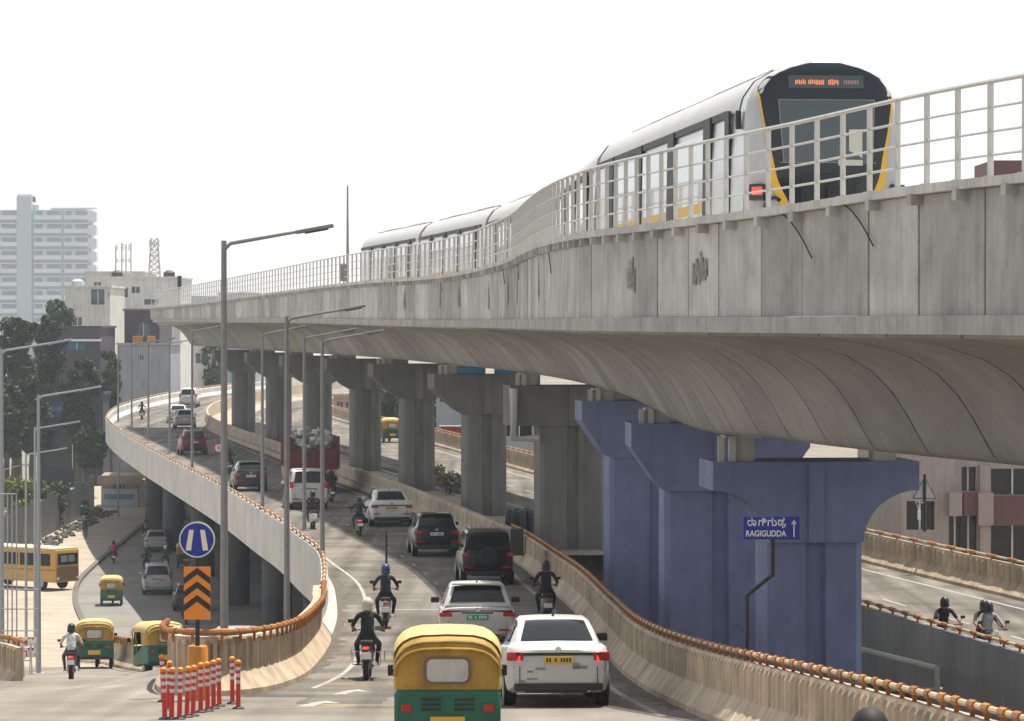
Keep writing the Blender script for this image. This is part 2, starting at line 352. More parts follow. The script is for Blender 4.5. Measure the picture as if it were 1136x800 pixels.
mb.box((X_at(573.5,116), 116, zr(116)+.78), (.45,.4,.9), ch=.03); mb.build('barrier_end_post', mat('dark box paint', (.045,.05,.045), .6), fly)
# supports under the flyover
def leg(d, x, zt, zb, w_=1.3):
    t = thing('flyover_pier', 'grey round flyover pier in the dark underneath the pale parapet', 'pier', (x, d, zb), group='piers holding up the flyover')
    mb = MB(); mb.lathe([(w_*.6,-.3),(w_*.6,zt-zb-1.2)], n=18); mb.build('column', mat('shade darkened pier', (.10,.105,.11), .9, noise=.3, nscale=.6), t, smooth=40)  # pier tone darkened, the shade under the deck put into its colour
    mb = MB(); mb.prism([(-w_*.6,0),(w_*.6,0),(2.6,.8),(2.6,1.25),(-2.6,1.25),(-2.6,.8)], -.8, .8); c = mb.build('pier_cap', MATS['shade darkened pier'], t); c.location = (0,0,zt-zb-1.25)
    return t
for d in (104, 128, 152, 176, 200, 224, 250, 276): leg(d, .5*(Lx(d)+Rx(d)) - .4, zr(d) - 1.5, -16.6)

# gore nose where the ramp parts from the flyover
gp = [(-6.95,69,0),(-6.64,65,0),(-6.36,62.4,0),(-6.02,61.05,0),(-5.25,60.45,0),(-4.72,61.2,0),(-4.35,63,0),(-4.12,66.5,0),(-4.1,71,0),(-4.2,77,0),(-4.42,81,0),(-4.6,84.5,0)]
gp = [Vector((x, d, z_main(d, x))) for x, d, _ in polypath(gp)]
gore = tag(sweep3(gp, [(o - .3, h + (-.25 if h < 0 else .05)) for o, h in BAR[:4]] + [(-.105,.9),(-.11,.5)] + [(o - .3, h) for o, h in BAR[4:]], .09, (4,5), .30).build('crash_barrier', [M['conc_tan'], M['grime_shade']]), 'ribbed tan barrier with orange rail bending round the gore behind the red posts', 'barrier')
rp = [p + Vector((-.04 if p.x > -5 else 0, .1, 1.12)) for p in gp]
rail_mesh(rp, .048, .062, .6, .6).build('handrail', [M['orange'], M['orange']], gore, smooth=40)
# barrier at the left edge of the foreground
lp = [Vector((x, d, z_main(min(d, 78), x) - .25)) for x, d, _ in polypath([(-16.5,86,0),(-13.8,82,0),(-11.9,79.8,0),(-11.2,78.4,0)])]
lb = tag(sweep3(lp, BAR[:4] + [(.18,.9),(.185,.5)] + BAR[4:], .09, (4,5), .30).build('crash_barrier', [M['conc_tan'], M['grime_shade']]), 'short ribbed tan barrier with orange rail at the left edge, beside the rider in white', 'barrier')
rail_mesh([p + Vector((.07,-.05,1.1)) for p in lp], .048, .062, .6, .6).build('handrail', [M['orange'], M['orange']], lb, smooth=40)
mp = [Vector((x, d, zl(d) + .03)) for x, d, _ in polypath([(-16.4,131,0),(-14.9,125,0),(-13.6,119,0),(-12.6,115,0),(-11.2,110.5,0),(-9,106,0)])]
lb2 = tag(sweep3(mp, [(o - .3, h) for o, h in BAR], .0).build('crash_barrier', [M['conc_tan'], M['grime_shade']]), 'low barrier with orange rail on the ramp between two auto rickshaws', 'barrier')
rail_mesh([p + Vector((-.2,-.1,1.08)) for p in mp], .045, .06, .6, .8).build('handrail', [M['railpipe'], M['orange']], lb2, smooth=40)

# added dark wall, stands in for the deep shade below the deck
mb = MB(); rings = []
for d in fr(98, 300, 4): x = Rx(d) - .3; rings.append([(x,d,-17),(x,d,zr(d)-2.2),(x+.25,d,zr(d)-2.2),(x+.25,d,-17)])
mb.loft(rings); tag(mb.build('wall', mat('added shade wall', (.05,.055,.065), .9, noise=.3, nscale=.5)), 'added dark wall standing in for the deep shade below the flyover deck', 'wall')
# ================================================================== RIGHT FLYOVER
rfly = thing('flyover_bridge', 'second flyover on the far right beyond the blue piers, pale empty carriageway between two barriers', 'bridge')
deck_sweep('deck_slab', lambda d: Bx(d) - .42, lambda d: Ax(d) + .42, lambda d: ZRIGHT, 45, 400, 1.5, M['conc_grey'], rfly, 3)
prof_out = parapet('crash_barrier', Ax, -1, 60, 400, rfly, M['conc_tan'], lambda d: ZRIGHT, step=.14, period=.56, rail=(60, 300, 2.0))
parapet('crash_barrier', Bx, 1, 50, 119, rfly, M['conc_grey'], lambda d: ZRIGHT, ribs=False, step=1, rail=(50, 119, 1.1))
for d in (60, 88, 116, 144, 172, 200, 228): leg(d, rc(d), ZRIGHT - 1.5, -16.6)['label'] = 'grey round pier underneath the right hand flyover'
mb = MB()
a, b = P(948, 719, 84), P(1040, 742, 79)
mb.tube([a, b], .07, 10); mb.tube([b, P(1041, 772, 79)], .06, 10); mb.tube([P(985, 766, 79), P(1046, 765, 79)], .035, 8); mb.tube([P(948,719,84), P(948,760,84)], .06, 10)
tag(mb.build('pipe_railing', M['conc_pale'], smooth=40), 'cream pipe railing below the right hand barrier next to the nearest blue pier', 'railing')

# ================================================================== METRO VIADUCT
via = thing('metro_viaduct', 'concrete metro viaduct with panelled side and steel railing sweeping in an S curve', 'viaduct')
def frame_at(d):
    m = (Ex(d + .3) - Ex(d - .3)) / .6; t = Vector((m, 1, 0)).normalized(); n = Vector((t.y, -t.x, 0)); return Vector((Ex(d), d, 0)), t, n
def girder_ring(d, eps=0.0):
    p, t, n = frame_at(d); zd, zb = ze(d), zs(d); p = p + t * eps
    zw = -.22 if d < 120 else -.22 + .2*sm((d-120)/80); H = zw - zb
    pr = [(.12, zw + .32), (.12, zw), (.55, zw - H*.03), (1.1, zw - H*.08), (1.65, zw - H*.16), (2.1, zw - H*.29), (2.45, zw - H*.46), (2.72, zw - H*.65), (2.93, zw - H*.83), (3.08, zw - H*.95), (3.22, zb), (7.6, zb), (8.1, zb + H*.15), (8.9, zw - H*.5), (9.6, zw-.15), (10.6, zw), (10.6, zw + .32)]
    return [p + n * o + Vector((0,0,h)) for o, h in pr]
sd = [-30.0]
while sd[-1] < 283: sd.append(sd[-1] + (2.9 if 40 < sd[-1] < 130 else 3.6))
for i in range(len(sd) - 1):
    a, b = sd[i], sd[i+1]; k = 3
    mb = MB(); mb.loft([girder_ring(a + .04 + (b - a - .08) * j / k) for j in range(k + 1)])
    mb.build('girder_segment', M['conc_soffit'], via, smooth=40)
# ledge under the panels, edge slab with brackets, track slab
def sweep_via(name, prof, m, step=1.5, d0=-30, d1=283, parent=via):
    mb = MB(); rings = []
    for d in fr(d0, d1, step):
        p, t, n = frame_at(d); zw = .1 + (.18*sm((d-120)/80)); zd = ze(d)
        rings.append([p + n * o + Vector((0,0, (zw if ref == 'w' else zd) + h)) for o, ref, h in prof])
    mb.loft(rings); return mb.build(name, m, parent)
sweep_via('ledge', [(-.06,'w',0),(-.06,'w',-.27),(.35,'w',-.27),(.35,'w',0)], M['conc'])
sweep_via('edge_slab', [(-.14,'d',0),(-.14,'d',-.13),(1.0,'d',-.13),(1.0,'d',0)], M['conc'])
sweep_via('trackbed', [(.3,'d',-1.36),(.3,'d',-1.5),(10.3,'d',-1.5),(10.3,'d',-1.36)], M['conc'], 3)
sweep_via('far_parapet', [(9.9,'d',0),(9.9,'d',-1.6),(10.3,'d',-1.6),(10.3,'d',0)], M['conc'], 3)
pd = [-29]; 
while pd[-1] < 283: pd.append(pd[-1] + random.choice((2.0, 2.4, 2.4, 2.9)) * (1.0 if 44 < pd[-1] < 120 else 1.4 if pd[-1] > 0 else 3))
for i in range(len(pd) - 1):
    a, b = pd[i] + .03, pd[i+1] - .03; mb = MB(); rings = []; off = random.uniform(-.012, .012)
    for j in range(3):
        d = a + (b - a) * j / 2; p, t, n = frame_at(d); zw = .1 + .18*sm((d-120)/80); zd = ze(d) - .14
        rings.append([p + n*(.02+off) + Vector((0,0,zw+.004)), p + n*(.02+off) + Vector((0,0,zd)), p + n*.22 + Vector((0,0,zd)), p + n*.22 + Vector((0,0,zw+.004))])
    mb.loft(rings); mb.build('fascia_panel', M['conc'], via)
# dark backing behind the panel joints
sweep_via('web', [(.24,'w',.01),(.24,'d',-.14),(.34,'d',-.14),(.34,'w',.01)], M['black'], 3)
d = 39.0; k = 0; more = MB(); br0 = [None, None]
while d < 283:
    p, t, n = frame_at(d); rz = math.atan2(-t.x, t.y); big = 1 if random.random() < .12 else 0; c_ = p + n*.16 + Vector((0,0, ze(d) - .2)); dm = (.66, (.17,.24)[big], .16)
    if k < 96:
        if br0[big] is None: q = MB(); q.box((0,0,0), dm); br0[big] = o = q.build('bracket', M['conc'], via)
        else: o = br0[big].copy(); COL.objects.link(o); o.parent = via
        o.location = c_; o.rotation_euler.z = rz
    else: more.box(c_, dm, rz=rz)
    k += 1; d += 1.12 * (1.5 if d < 70 else 1.0)
tag(more.build('far_brackets', M['conc'], via), kind='stuff')
# dark damp patches where the panels were repaired
damp = mat('damp patch', (.30,.295,.28), .9, noise=.5, nscale=9)
for d, w_, z_, h_ in ((59.6,1.0,.62,.72),(65.3,.8,.55,.75),(84,.35,.5,1.0),(97,.5,.45,1.0),(102,.5,.45,1.1),(110,.5,.4,1.0),(121,.6,.5,1.0),(127,.6,.45,1.1),(139,.6,.5,1.0)):
    p, t, n = frame_at(d); rz = math.atan2(-t.x, t.y); q = MB()
    NB = 8; T_ = Matrix.Translation(p - n*.004 + Vector((0,0,z_))) @ Matrix.Rotation(rz, 4, 'Z')
    for k in range(NB):
        y0 = w_*(k/NB - .5); lo_ = random.uniform(0,.25)*h_; hi_ = h_*random.uniform(.55,1)*(1 if 1 < k < 6 else .7)
        q.prism([(y0,lo_),(y0+w_/NB*random.uniform(.75,1.02),lo_),(y0+w_/NB*random.uniform(.6,1.0),hi_),(y0+.01,hi_)], -.003, .003, 'YZ', 0, T_)
    q.build('damp_patch', damp, via)
# railing
rail = MB()
for h, r_ in ((1.3,.034),(.95,.02),(.62,.02),(.3,.02)):
    rail.tube([frame_at(d)[0] + frame_at(d)[2]*.02 + Vector((0,0,ze(d)+h)) for d in fr(38, 283, 1.5)], r_, 6)
rl = rail.build('railing', M['rail_paint'], via, smooth=50)
post = None; d = 38.6; extra = MB(); k = 0; POSTS = []
while d < 282: POSTS.append(d); d += 1.14 if d < 100 else 1.6
for k, d in enumerate(POSTS):
    p, t, n = frame_at(d); rz = math.atan2(-t.x, t.y); b = p + n*.02 + Vector((0,0,ze(d)))
    if k < 96:
        if post is None:
            q = MB(); q.box((0,0,.65), (.075,.05,1.3)); q.box((0,0,.01), (.16,.13,.02)); post = q.build('railing_post', M['rail_paint'], rl)
            o = post
        else: o = post.copy(); COL.objects.link(o); o.parent = rl
        o.location = b; o.rotation_euler.z = rz
    else: extra.box(b + Vector((0,0,.65)), (.075,.05,1.3), rz=rz)
tag(extra.build('far_railing_posts', M['rail_paint'], rl), kind='stuff')
# rails of the track
for off in (1.96, 3.4):
    mb = MB(); mb.tube([frame_at(d)[0] + frame_at(d)[2]*off + Vector((0,0,ze(61)-1.0-.34*sm((d-61)/46)+.02)) for d in fr(38, 283, 3)], .07, 6); mb.build('track_rail', M['steel'], via)
# cables hanging out below the edge slab
for d, s_ in ((52.2,.9),(55.0,1.0),(80,.9),(96,.8),(104,.8),(127,.7)):
    p, t, n = frame_at(d); p = p - n*.03 + Vector((0,0,ze(d)-.1))
    pts = [p + t*(-s_*1.6*u) + Vector((0,0,-s_*.75*u**1.6)) - n*.02 for u in (0,.15,.35,.6,.8,1)]
    mb = MB(); mb.tube(pts, .013, 6); tag(mb.build('loose_cable', M['black'], smooth=50), None, 'cable')
for o, lb_ in zip([o for o in COL.objects if o.name.startswith('loose_cable')], ('black cable drooping over the viaduct panels, just right of the train front', 'black cable hanging on the viaduct panels below the front of the train', 'black cable hanging from the viaduct ledge where the side starts to bulge', 'upper of two thin cables hanging where the railing bends', 'lower of two thin cables hanging where the railing bends', 'thin short cable hanging from the viaduct side below the far train cars')): tag(o, lb_)
# piers
PIERS = [(75,896.5,-3.0,2.06,'r',1),(90,795,-2.62,2.9,'s',1),(107,724,-2.42,2.9,'s',1),(128,631,-2.33,2.4,'L',0),(150,536.5,-2.25,1.75,'s',0),(172,462,-2.06,1.6,'s',0),(195,405,-2.05,1.6,'s',0),(218,352,-2.1,1.65,'s',0),(241,309,-2.1,1.65,'s',0),(264,270,-2.1,1.65,'s',0)]
PL = ['nearest blue painted viaduct pier with round haunches, behind the direction sign','second blue viaduct pier, just left of the nearest one','leftmost blue viaduct pier with a sloping haunch next to the grey ones','wide grey viaduct pier next to the blue ones, stepped drain pipe on its cap','grey viaduct pier with blue sheets on its cap, second grey one from the blue piers','third grey viaduct pier counted from the blue ones','fourth grey viaduct pier counted from the blue ones','grey viaduct pier behind the loaded truck','grey viaduct pier left of the loaded truck, second last before the bend','last grey viaduct pier at the far end of the row']
for (d, px, zc, wd, sty, blue), lab in zip(PIERS, PL):
    x = X_at(px, d); m_ = (Ex(d+1) - Ex(d-1)) / 2; rz = -math.atan(m_)
    t = thing('viaduct_pier', lab, 'pier', (x, d, -16.7), rz, 'piers of the metro viaduct')
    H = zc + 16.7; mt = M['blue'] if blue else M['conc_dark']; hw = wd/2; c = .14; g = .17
    poly = [(-hw+c,-1.0),(-g-.06,-1.0),(-g,-.86),(g,-.86),(g+.06,-1.0),(hw-c,-1.0),(hw,-1.0+c),(hw,1.0-c),(hw-c,1.0),(-hw+c,1.0),(-hw,1.0-c),(-hw,-1.0+c)]
    ch = 1.75 if sty != 'L' else 1.5
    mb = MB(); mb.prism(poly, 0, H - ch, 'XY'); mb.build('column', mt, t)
    W_ = 2.25 if sty == 'r' else 2.33
    if sty == 'r':
        arc = [(hw + (W_ - hw)*(1 - math.cos(a)), .0 + (ch - .62)*math.sin(a)) for a in [i*math.pi/2/8 for i in range(9)]]
    elif sty == 's': arc = [(hw, 0), (hw + (W_-hw)*.3, .25), (W_ - .05, ch-.68), (W_, ch-.62)]
    else: arc = [(hw, 0), (W_, .02)]
    half = arc + [(W_, ch)]
    gx = [(-g,.0),(g,.0)]
    poly = [(a,b) for a,b in half] + [(-a,b) for a,b in half[::-1]]
    mb = MB(); mb.prism(poly, -1.1, 1.1); 
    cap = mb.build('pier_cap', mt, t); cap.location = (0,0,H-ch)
    mb = MB(); mb.box((0,-1.13,ch/2), (.34,.05,ch-.02)); o = mb.build('drain_channel', mt, t); o.location = (0,0,H-ch)
    gap = zs(d) - zc
    for sx in (-1.55, 1.55):
        mb = MB(); mb.box((sx,-.5,gap/2), (.5,.5,gap)); mb.box((sx,-.5,gap-.05), (.8,.7,.06)); o = mb.build('bearing', M['conc_pale'], t); o.location = (0,0,H)
    for sx in (-2.05, -1.8):
        mb = MB(); mb.box((sx,-.9,gap/2-.02), (.13,.14,gap-.04)); o = mb.build('stopper', M['conc_pale'], t); o.location = (0,0,H)
    if sty == 'L':
        mb = MB(); mb.tube([(-2.25,-1.2,H-.1),(-2.25,-1.2,H-1.95),(-1.3,-1.2,H-1.95)], .16, 10); mb.build('drain_pipe', M['conc_pale'], t, smooth=40)
    if d == 150:
        for sx in (-.5, .9): mb = MB(); mb.box((sx,-.7,.17), (1.2 if sx < 0 else .9,.5,.34), ch=.03); tag(mb.build('plastic_sheet', mat('blue plastic sheet', (.06,.25,.42), .4)), 'wide folded blue sheet on the cap of a grey pier' if sx < 0 else 'smaller folded blue sheet on the right of the same grey pier cap', 'sheet', 'blue sheets on the pier cap').location = (x + sx*.02, d, zc); 
# mast and signal on the deck edge
mb = MB(); p, t, n = frame_at(161); b = p + n*.2 + Vector((0,0,ze(161)))
mb.tube([b, b + Vector((0,0,4.6))], [.075,.04], 8); mb.box(b + Vector((-.15,0,.5)), (.35,.35,.8)); 
tag(mb.build('mast', M['lamp_grey']), 'thin tall grey mast on the viaduct edge behind the far end of the train', 'mast')
mb = MB(); p, t, n = frame_at(262); b = p + n*.3 + Vector((0,0,ze(262)))
mb.tube([b, b + Vector((0,0,1.6))], .07, 8); sg = tag(mb.build('railway_signal', M['lamp_grey']), 'small black railway signal on the viaduct at its far left end', 'signal')
mb = MB(); mb.box(b + Vector((0,-.1,1.75)), (.3,.25,1.0), ch=.03); mb.build('signal_head', M['black'], sg)

# unseen block added behind the viewpoint as the station, to shade whatever faces it
mb = MB(); mb.box((6,-34,-2), (64,40,30), ch=.5); mb.box((6,-34,13.6), (68,44,.6)); mb.box((6,-13.4,-6.5), (60,.8,3)); tag(mb.build('unseen_station_block', M['conc_grey']), kind='structure')
# ================================================================== TRAIN
train = thing('metro_train', 'silver and black metro train with yellow stripes on its front running on the viaduct', 'train')
TO = 2.68        # offset of the track centre from the deck edge
def tc(d): p, t, n = frame_at(d); return p + n*TO + Vector((0,0,ze(61) - 1.0 - .34*sm((d-61)/46)))
silver = mat('brushed silver car side', (.60,.60,.61), .28, .55, noise=.05, nscale=1.0); dark = mat('black train gloss', (.006,.011,.016), .12, spec=.6)
winm = mat('train window glass', (.30,.32,.33), .08, spec=.9, coat=.6); ylw = mat('yellow stripe', (.72,.43,.04), .45); roofm = mat('train roof white', (.50,.505,.51), .5, noise=.08, nscale=.8)
HWc, ZT = 1.44, 3.86
def ring(w_, z0, zs_, zt, y, bul=0): # cross-section of a car body
    pts = [(-w_*.93, z0), (-w_, z0+.35), (-w_*1.01, z0+1.1), (-w_*.995, zs_-.9), (-w_*.96, zs_-.10), (-w_*.915, zs_+.16), (-w_*.77, zt-.30), (-w_*.55, zt-.12), (-w_*.28, zt-.03), (0, zt)]
    pts = pts + [(-a, b) for a, b in pts[::-1][1:]]
    return [Vector((a, y, b)) for a, b in pts]
def train_car(d0, L, front=False):
    p0 = tc(d0); d1 = d0 + L
    for _ in range(3): d1 = d0 + L * (d1 - d0) / (tc(d1) - p0).length
    p1 = tc(d1); v = p1 - p0; rz = math.atan2(-v.x, v.y)
    car = MB(); zs_ = 3.1
    if front: car.loft([ring(HWc*.99, .15, zs_-.02, ZT-.02, -.02), ring(HWc, .15, zs_, ZT, .5), ring(HWc, .15, zs_, ZT, L)])
    else: car.loft([ring(HWc, .15, zs_, ZT, 0), ring(HWc, .15, zs_, ZT, L)])
    c = car.build('train_car', silver, train, smooth=35); c.location = p0; c.rotation_euler = (math.atan2(v.z, math.hypot(v.x, v.y)), 0, rz)
    s0 = 2.9 if front else 1.6
    # doors: black framed leaves between wide window panels
    for s in (-1, 1):
        doors = [s0 + 1.0 + 4.55*i for i in range(4)]
        for y in doors:
            mb = MB(); mb.box((s*(HWc*1.0 + .008), y, 1.72), (.06,.80,2.75), ry=s*-.012); mb.build('door', M['black'], c)
        ws = [(s0 + 1.4, doors[1]-.46)] + [(doors[i]+.46, doors[i+1]-.46) for i in (1,2)]
        for a, b in ws:
            mb = MB(); mb.box((s*(HWc*.998+.012), (a+b)/2, 1.95), (.03, b-a-.12, 1.75), ry=s*-.02); mb.build('window', winm, c)
        mb = MB(); mb.box((s*(HWc*.955+.01), (s0*.6+L)/2, 3.04), (.10, L-s0*.6-.2, .13)); mb.build('roof_line', M['black'], c)
        for a, b in ws:
            mb = MB(); mb.box((s*(HWc+.018), (a+b)/2, 1.42), (.04, b-a-.3, .2)); mb.build('yellow_band', ylw, c)
    for y0 in (L*.28, L*.72):
        mb = MB(); mb.box((0, y0, ZT-.04), (1.3, 4.6, .10), ch=.04); mb.build('roof_unit', roofm, c)
    mb = MB(); mb.loft([[(a*1.012, y, b+.012) for a, y, b in [tuple(q) for q in ring(HWc, .15, zs_, ZT, yy)[4:15]]] for yy in (.7 if front else .05, L-.05)], closed=False, cap=False); mb.build('roof', roofm, c, smooth=40)
    for x_ in (-.75, .75):
        mb = MB(); mb.tube([(x_*.9, 1.2, ZT-.06), (x_*.9, L-.8, ZT-.06)], .03, 6); mb.build('roof_rail', M['lamp_grey'], c)
    if not front or True:
        mb = MB(); mb.box((0, L+.35, 1.9), (2.2,.66,3.2)); mb.build('gangway', M['black'], c)
    return c, d1
front, d = train_car(61.2, 20.2, True)
cars = 1
while d < 150: _, d = train_car(d + .7, 20.2); cars += 1
# the face of the front car: mask, screens, stripes, lamps; local y is minus towards the camera
_rz = [.15,.5,1.25,2.2,2.95,3.22,3.42,3.58,3.70,3.78,3.83,3.86]; _rx = [1.34,1.42,1.435,1.43,1.39,1.33,1.22,1.08,.86,.62,.40,.15]
def hw(z): return float(np.interp(z, _rz, _rx))
def fy(x, z):
    h = hw(z); u = min(1, abs(x)/h); e = max(0, u - .86)/.14
    return -.60 + .07*(x/1.2)**2 + .13*max(0, z - 1.5)**1.6*.55 + .45*e**2.4 + (.10*((z-3.6)/.26)**2 if z > 3.6 else 0)
def face_patch(outline, nx, nz, off, name, m, parent):
    """grid patch between left and right outline x(z) laid on the curved face"""
    mb = MB(); z0, z1, fx = outline; vs = []
    for j in range(nz + 1):
        z = z0 + (z1 - z0)*j/nz; a, b = fx(z)
        vs += [(a + (b-a)*i/nx, fy(a + (b-a)*i/nx, z) - off, z) for i in range(nx + 1)]
    n = nx + 1; mb.add(vs, [(j*n+i, j*n+i+1, (j+1)*n+i+1, (j+1)*n+i) for j in range(nz) for i in range(nx)])
    return mb.build(name, m, parent, smooth=60, fix=False)
_mt = pchip([.2,.8,1.23,1.72,2.16,2.6,3.2,3.53], [.40,.52,.69,.92,1.01,1.11,1.20,1.23])
def mw(z): return min(_mt(z) if z < 3.5 else 1.23, hw(z) - .04)
face_patch((.15, 3.86, lambda z: (-hw(z), hw(z))), 40, 44, 0, 'nose', mat('grey nose paint', (.46,.46,.47), .4, .15), front)
face_patch((.35, 3.84, lambda z: (-mw(z), mw(z))), 24, 40, .012, 'black_mask', dark, front)
for s in (-1, 1):
    face_patch((.45, 3.3, lambda z, s=s: tuple(sorted((s*(mw(z)-.01), s*(mw(z) + .025 + .15*sm((2.8-z)/1.7)))))), 3, 30, .022, 'yellow_stripe', ylw, front)
scr = face_patch((2.02, 3.16, lambda z: (-.80 - .06*(z-2), .80 + .06*(z-2))), 12, 8, .024, 'windscreen', mat('train windscreen', (.05,.068,.075), .06, spec=.9), front)
mb = MB(); mb.box((.50, fy(.5,2.4)-.035, 2.35), (.24,.02,.55)); mb.box((.40, fy(.5,2.05)-.035, 2.03), (.44,.02,.10)); mb.build('cab_blind', mat('pale blind', (.55,.54,.48), .6), scr)
for z_, h_ in ((3.15,.018),(2.02,.018)):
    face_patch((z_, z_ + h_, lambda z: (-.87, .87)), 12, 1, .030, 'screen_frame', mat('screen frame grey', (.18,.21,.22), .4), scr)
for s in (-1,1):
    face_patch((2.02, 3.16, lambda z, s=s: (s*(.80+.06*(z-2)) - .01, s*(.80+.06*(z-2)) + .01)), 1, 8, .030, 'screen_frame', MATS['screen frame grey'], scr)
face_patch((.9, 1.85, lambda z: (-.50, .50)), 6, 6, .02, 'lower_panel', mat('lower mask panel', (.012,.016,.02), .25), front)
db = face_patch((3.37, 3.60, lambda z: (-.68, .68)), 8, 3, .024, 'destination_board', mat('destination display', (.06,.085,.09), .15), front)
amb = mat('amber led', (.9,.25,.12), .5, emit=.3); mb = MB()
for i in range(24):
    if i in (6, 16, 17): continue
    x = -.55 + i*.033; mb.box((x, fy(x,3.48)-.032, 3.48 + random.uniform(-.01,.01)), (.02,.006, random.uniform(.06,.10)))
mb.build('led_text', amb, db)
mb = MB()
for i in range(7):
    x = .33 + i*.04; mb.box((x, fy(x,3.48)-.032, 3.48), (.02,.006,.07))
mb.build('led_number', mat('dim led', (.35,.2,.17), .5, emit=.2), db)
for s in (-1, 1):
    hb = MB(); hb.box((s*1.27, fy(1.25,1.5)-.0, 1.50), (.30,.14,.30), ch=.03, rz=s*.75); h = hb.build('headlight', dark, front)
    hb = MB()
    hb.box((s*1.27, fy(1.25,1.5)-.055, 1.52), (.20,.09,.14), rz=s*.75)
    hb.build('red_lamp', M['tail_on'], h)
    hb = MB(); hb.tube([(s*(.98+.17*math.cos(q)), fy(.95,1.2)-.03, 1.16 + .24*math.sin(q)) for q in [i*.25 for i in range(10)]], .035, 6); hb.build('lamp_bezel', dark, front)
mb = MB(); mb.tube([(-.03, fy(0,1)-.07, .9), (-.02, fy(0,1)-.10, 1.55), (.04, fy(0,1)-.09, 1.6)], .022, 6); mb.build('wiper', M['black'], front)
mb = MB(); mb.box((0, -.8, .35), (.5,.5,.3), ch=.05); mb.build('coupler', M['black'], front)
for s in (-1, 1):
    mb = MB(); mb.box((s*1.45, .42, 2.85), (.10,.08,.34), ch=.02); mb.build('side_mirror', M['black'], front)
    mb = MB(); mb.box((s*1.452, 1.55, 1.72), (.05,.45,2.7)); mb.build('cab_door', M['black'], front)
# ================================================================== VEHICLES
def slope(path, d): return (path(d + 1) - path(d - 1)) / 2
def pose(x, d, zf, m, flip=False):
    """location, heading and pitch on the surface"""
    z = zf(d, x); pit = math.atan((zf(d + 1.2, x) - zf(d - 1.2, x)) / 2.4); rz = -math.atan(m)
    if flip: return (x, d, z), rz + math.pi, -pit
    return (x, d, z), rz, pit
Z_fly = lambda d, x: zr(d); Z_srv = lambda d, x: zl(d) + .035; Z_right = lambda d, x: ZRIGHT; Z_app = lambda d, x: z_main(d, x)
def paint(name, c, rough=.32): return mat(name, c, rough, 0, coat=.25, noise=.10, nscale=2.5, spec=.4)
def wheel(parent, x, y, r, wd, spoke=True):
    mb = MB(); mb.lathe([(r*.62,-wd/2),(r*.9,-wd/2),(r,-wd*.32),(r,wd*.32),(r*.9,wd/2),(r*.62,wd/2)], (0,0,0), 'X', 24); t = mb.build('wheel', M['rubber'], parent, smooth=40); t.location = (x, y, r)
    mb = MB(); s = 1 if x > 0 else -1
    mb.lathe([(r*.12,-.05),(r*.6,-.03),(r*.64,.05),(r*.6,.06),(r*.15,.02)], (0,0,0), 'X', 20); q = mb.build('rim', M['alloy'], t, smooth=30); q.location = (s*wd*.42, 0, 0)
    return t
def car_body(secs, n_r=.10):
    """closed rings along y: (y, zlow, zhigh, half width)"""
    rings = []
    for y, zl_, zh, w_ in secs:
        h = zh - zl_
        half = [(w_*.84, zl_), (w_*.95, zl_+h*.06), (w_*.99, zl_+h*.22), (w_, zl_+h*.5), (w_*.985, zl_+h*.78), (w_*.95, zl_+h*.93), (w_*.86, zh-.005), (w_*.45, zh+.012)]
        pts = half + [(0, zh+.016)] + [(-a, b) for a, b in half[::-1]]
        rings.append([Vector((a, y, b)) for a, b in pts])
    return rings
def green_body(secs):
    rings = []
    for y, zb, zt, wb, wt in secs:
        h = zt - zb
        half = [(wb, zb), (wb + (wt-wb)*.55, zb + h*.6), (wt+.02, zb+h*.88), (wt*.93, zt-.015*min(1,h*3)), (wt*.5, zt)]
        pts = half + [(0, zt+.006)] + [(-a, b) for a, b in half[::-1]]
        rings.append([Vector((a, y, b)) for a, b in pts])
    return rings
SED = dict(L=4.5, W=1.76, H=1.49,
  body=[(-2.25,.46,.80,.60),(-2.21,.34,.95,.76),(-2.08,.27,1.045,.84),(-1.75,.23,1.06,.87),(-1.0,.21,1.02,.88),(0,.2,.99,.88),(1.0,.2,.95,.88),(1.5,.21,.88,.87),(1.95,.24,.78,.83),(2.18,.3,.68,.74),(2.25,.38,.58,.62)],
  green=[(-1.88,1.03,1.06,.72,.66),(-1.6,1.02,1.22,.75,.63),(-1.25,1.01,1.40,.77,.59),(-.85,1.0,1.475,.78,.575),(-.2,.98,1.49,.78,.575),(.35,.96,1.44,.78,.57),(.85,.94,1.2,.77,.63),(1.25,.92,.96,.74,.67)],
  rw=(-1.80,-1.13), wheels=(-1.33,1.33), wr=.315)
HATCH = dict(L=3.95, W=1.74, H=1.53,
  body=[(-1.98,.46,.85,.62),(-1.94,.34,1.0,.76),(-1.8,.27,1.05,.83),(-1.4,.23,1.04,.865),(0,.2,1.0,.87),(.8,.2,.96,.87),(1.3,.22,.88,.85),(1.75,.27,.76,.78),(1.97,.37,.62,.64)],
  green=[(-1.88,1.04,1.10,.72,.68),(-1.7,1.03,1.3,.75,.63),(-1.5,1.02,1.47,.77,.59),(-1.1,1.0,1.525,.78,.58),(-.1,.98,1.53,.78,.58),(.4,.97,1.46,.78,.58),(.85,.95,1.2,.77,.63),(1.2,.92,.97,.74,.68)],
  rw=(-1.84,-1.47), wheels=(-1.22,1.25), wr=.30)
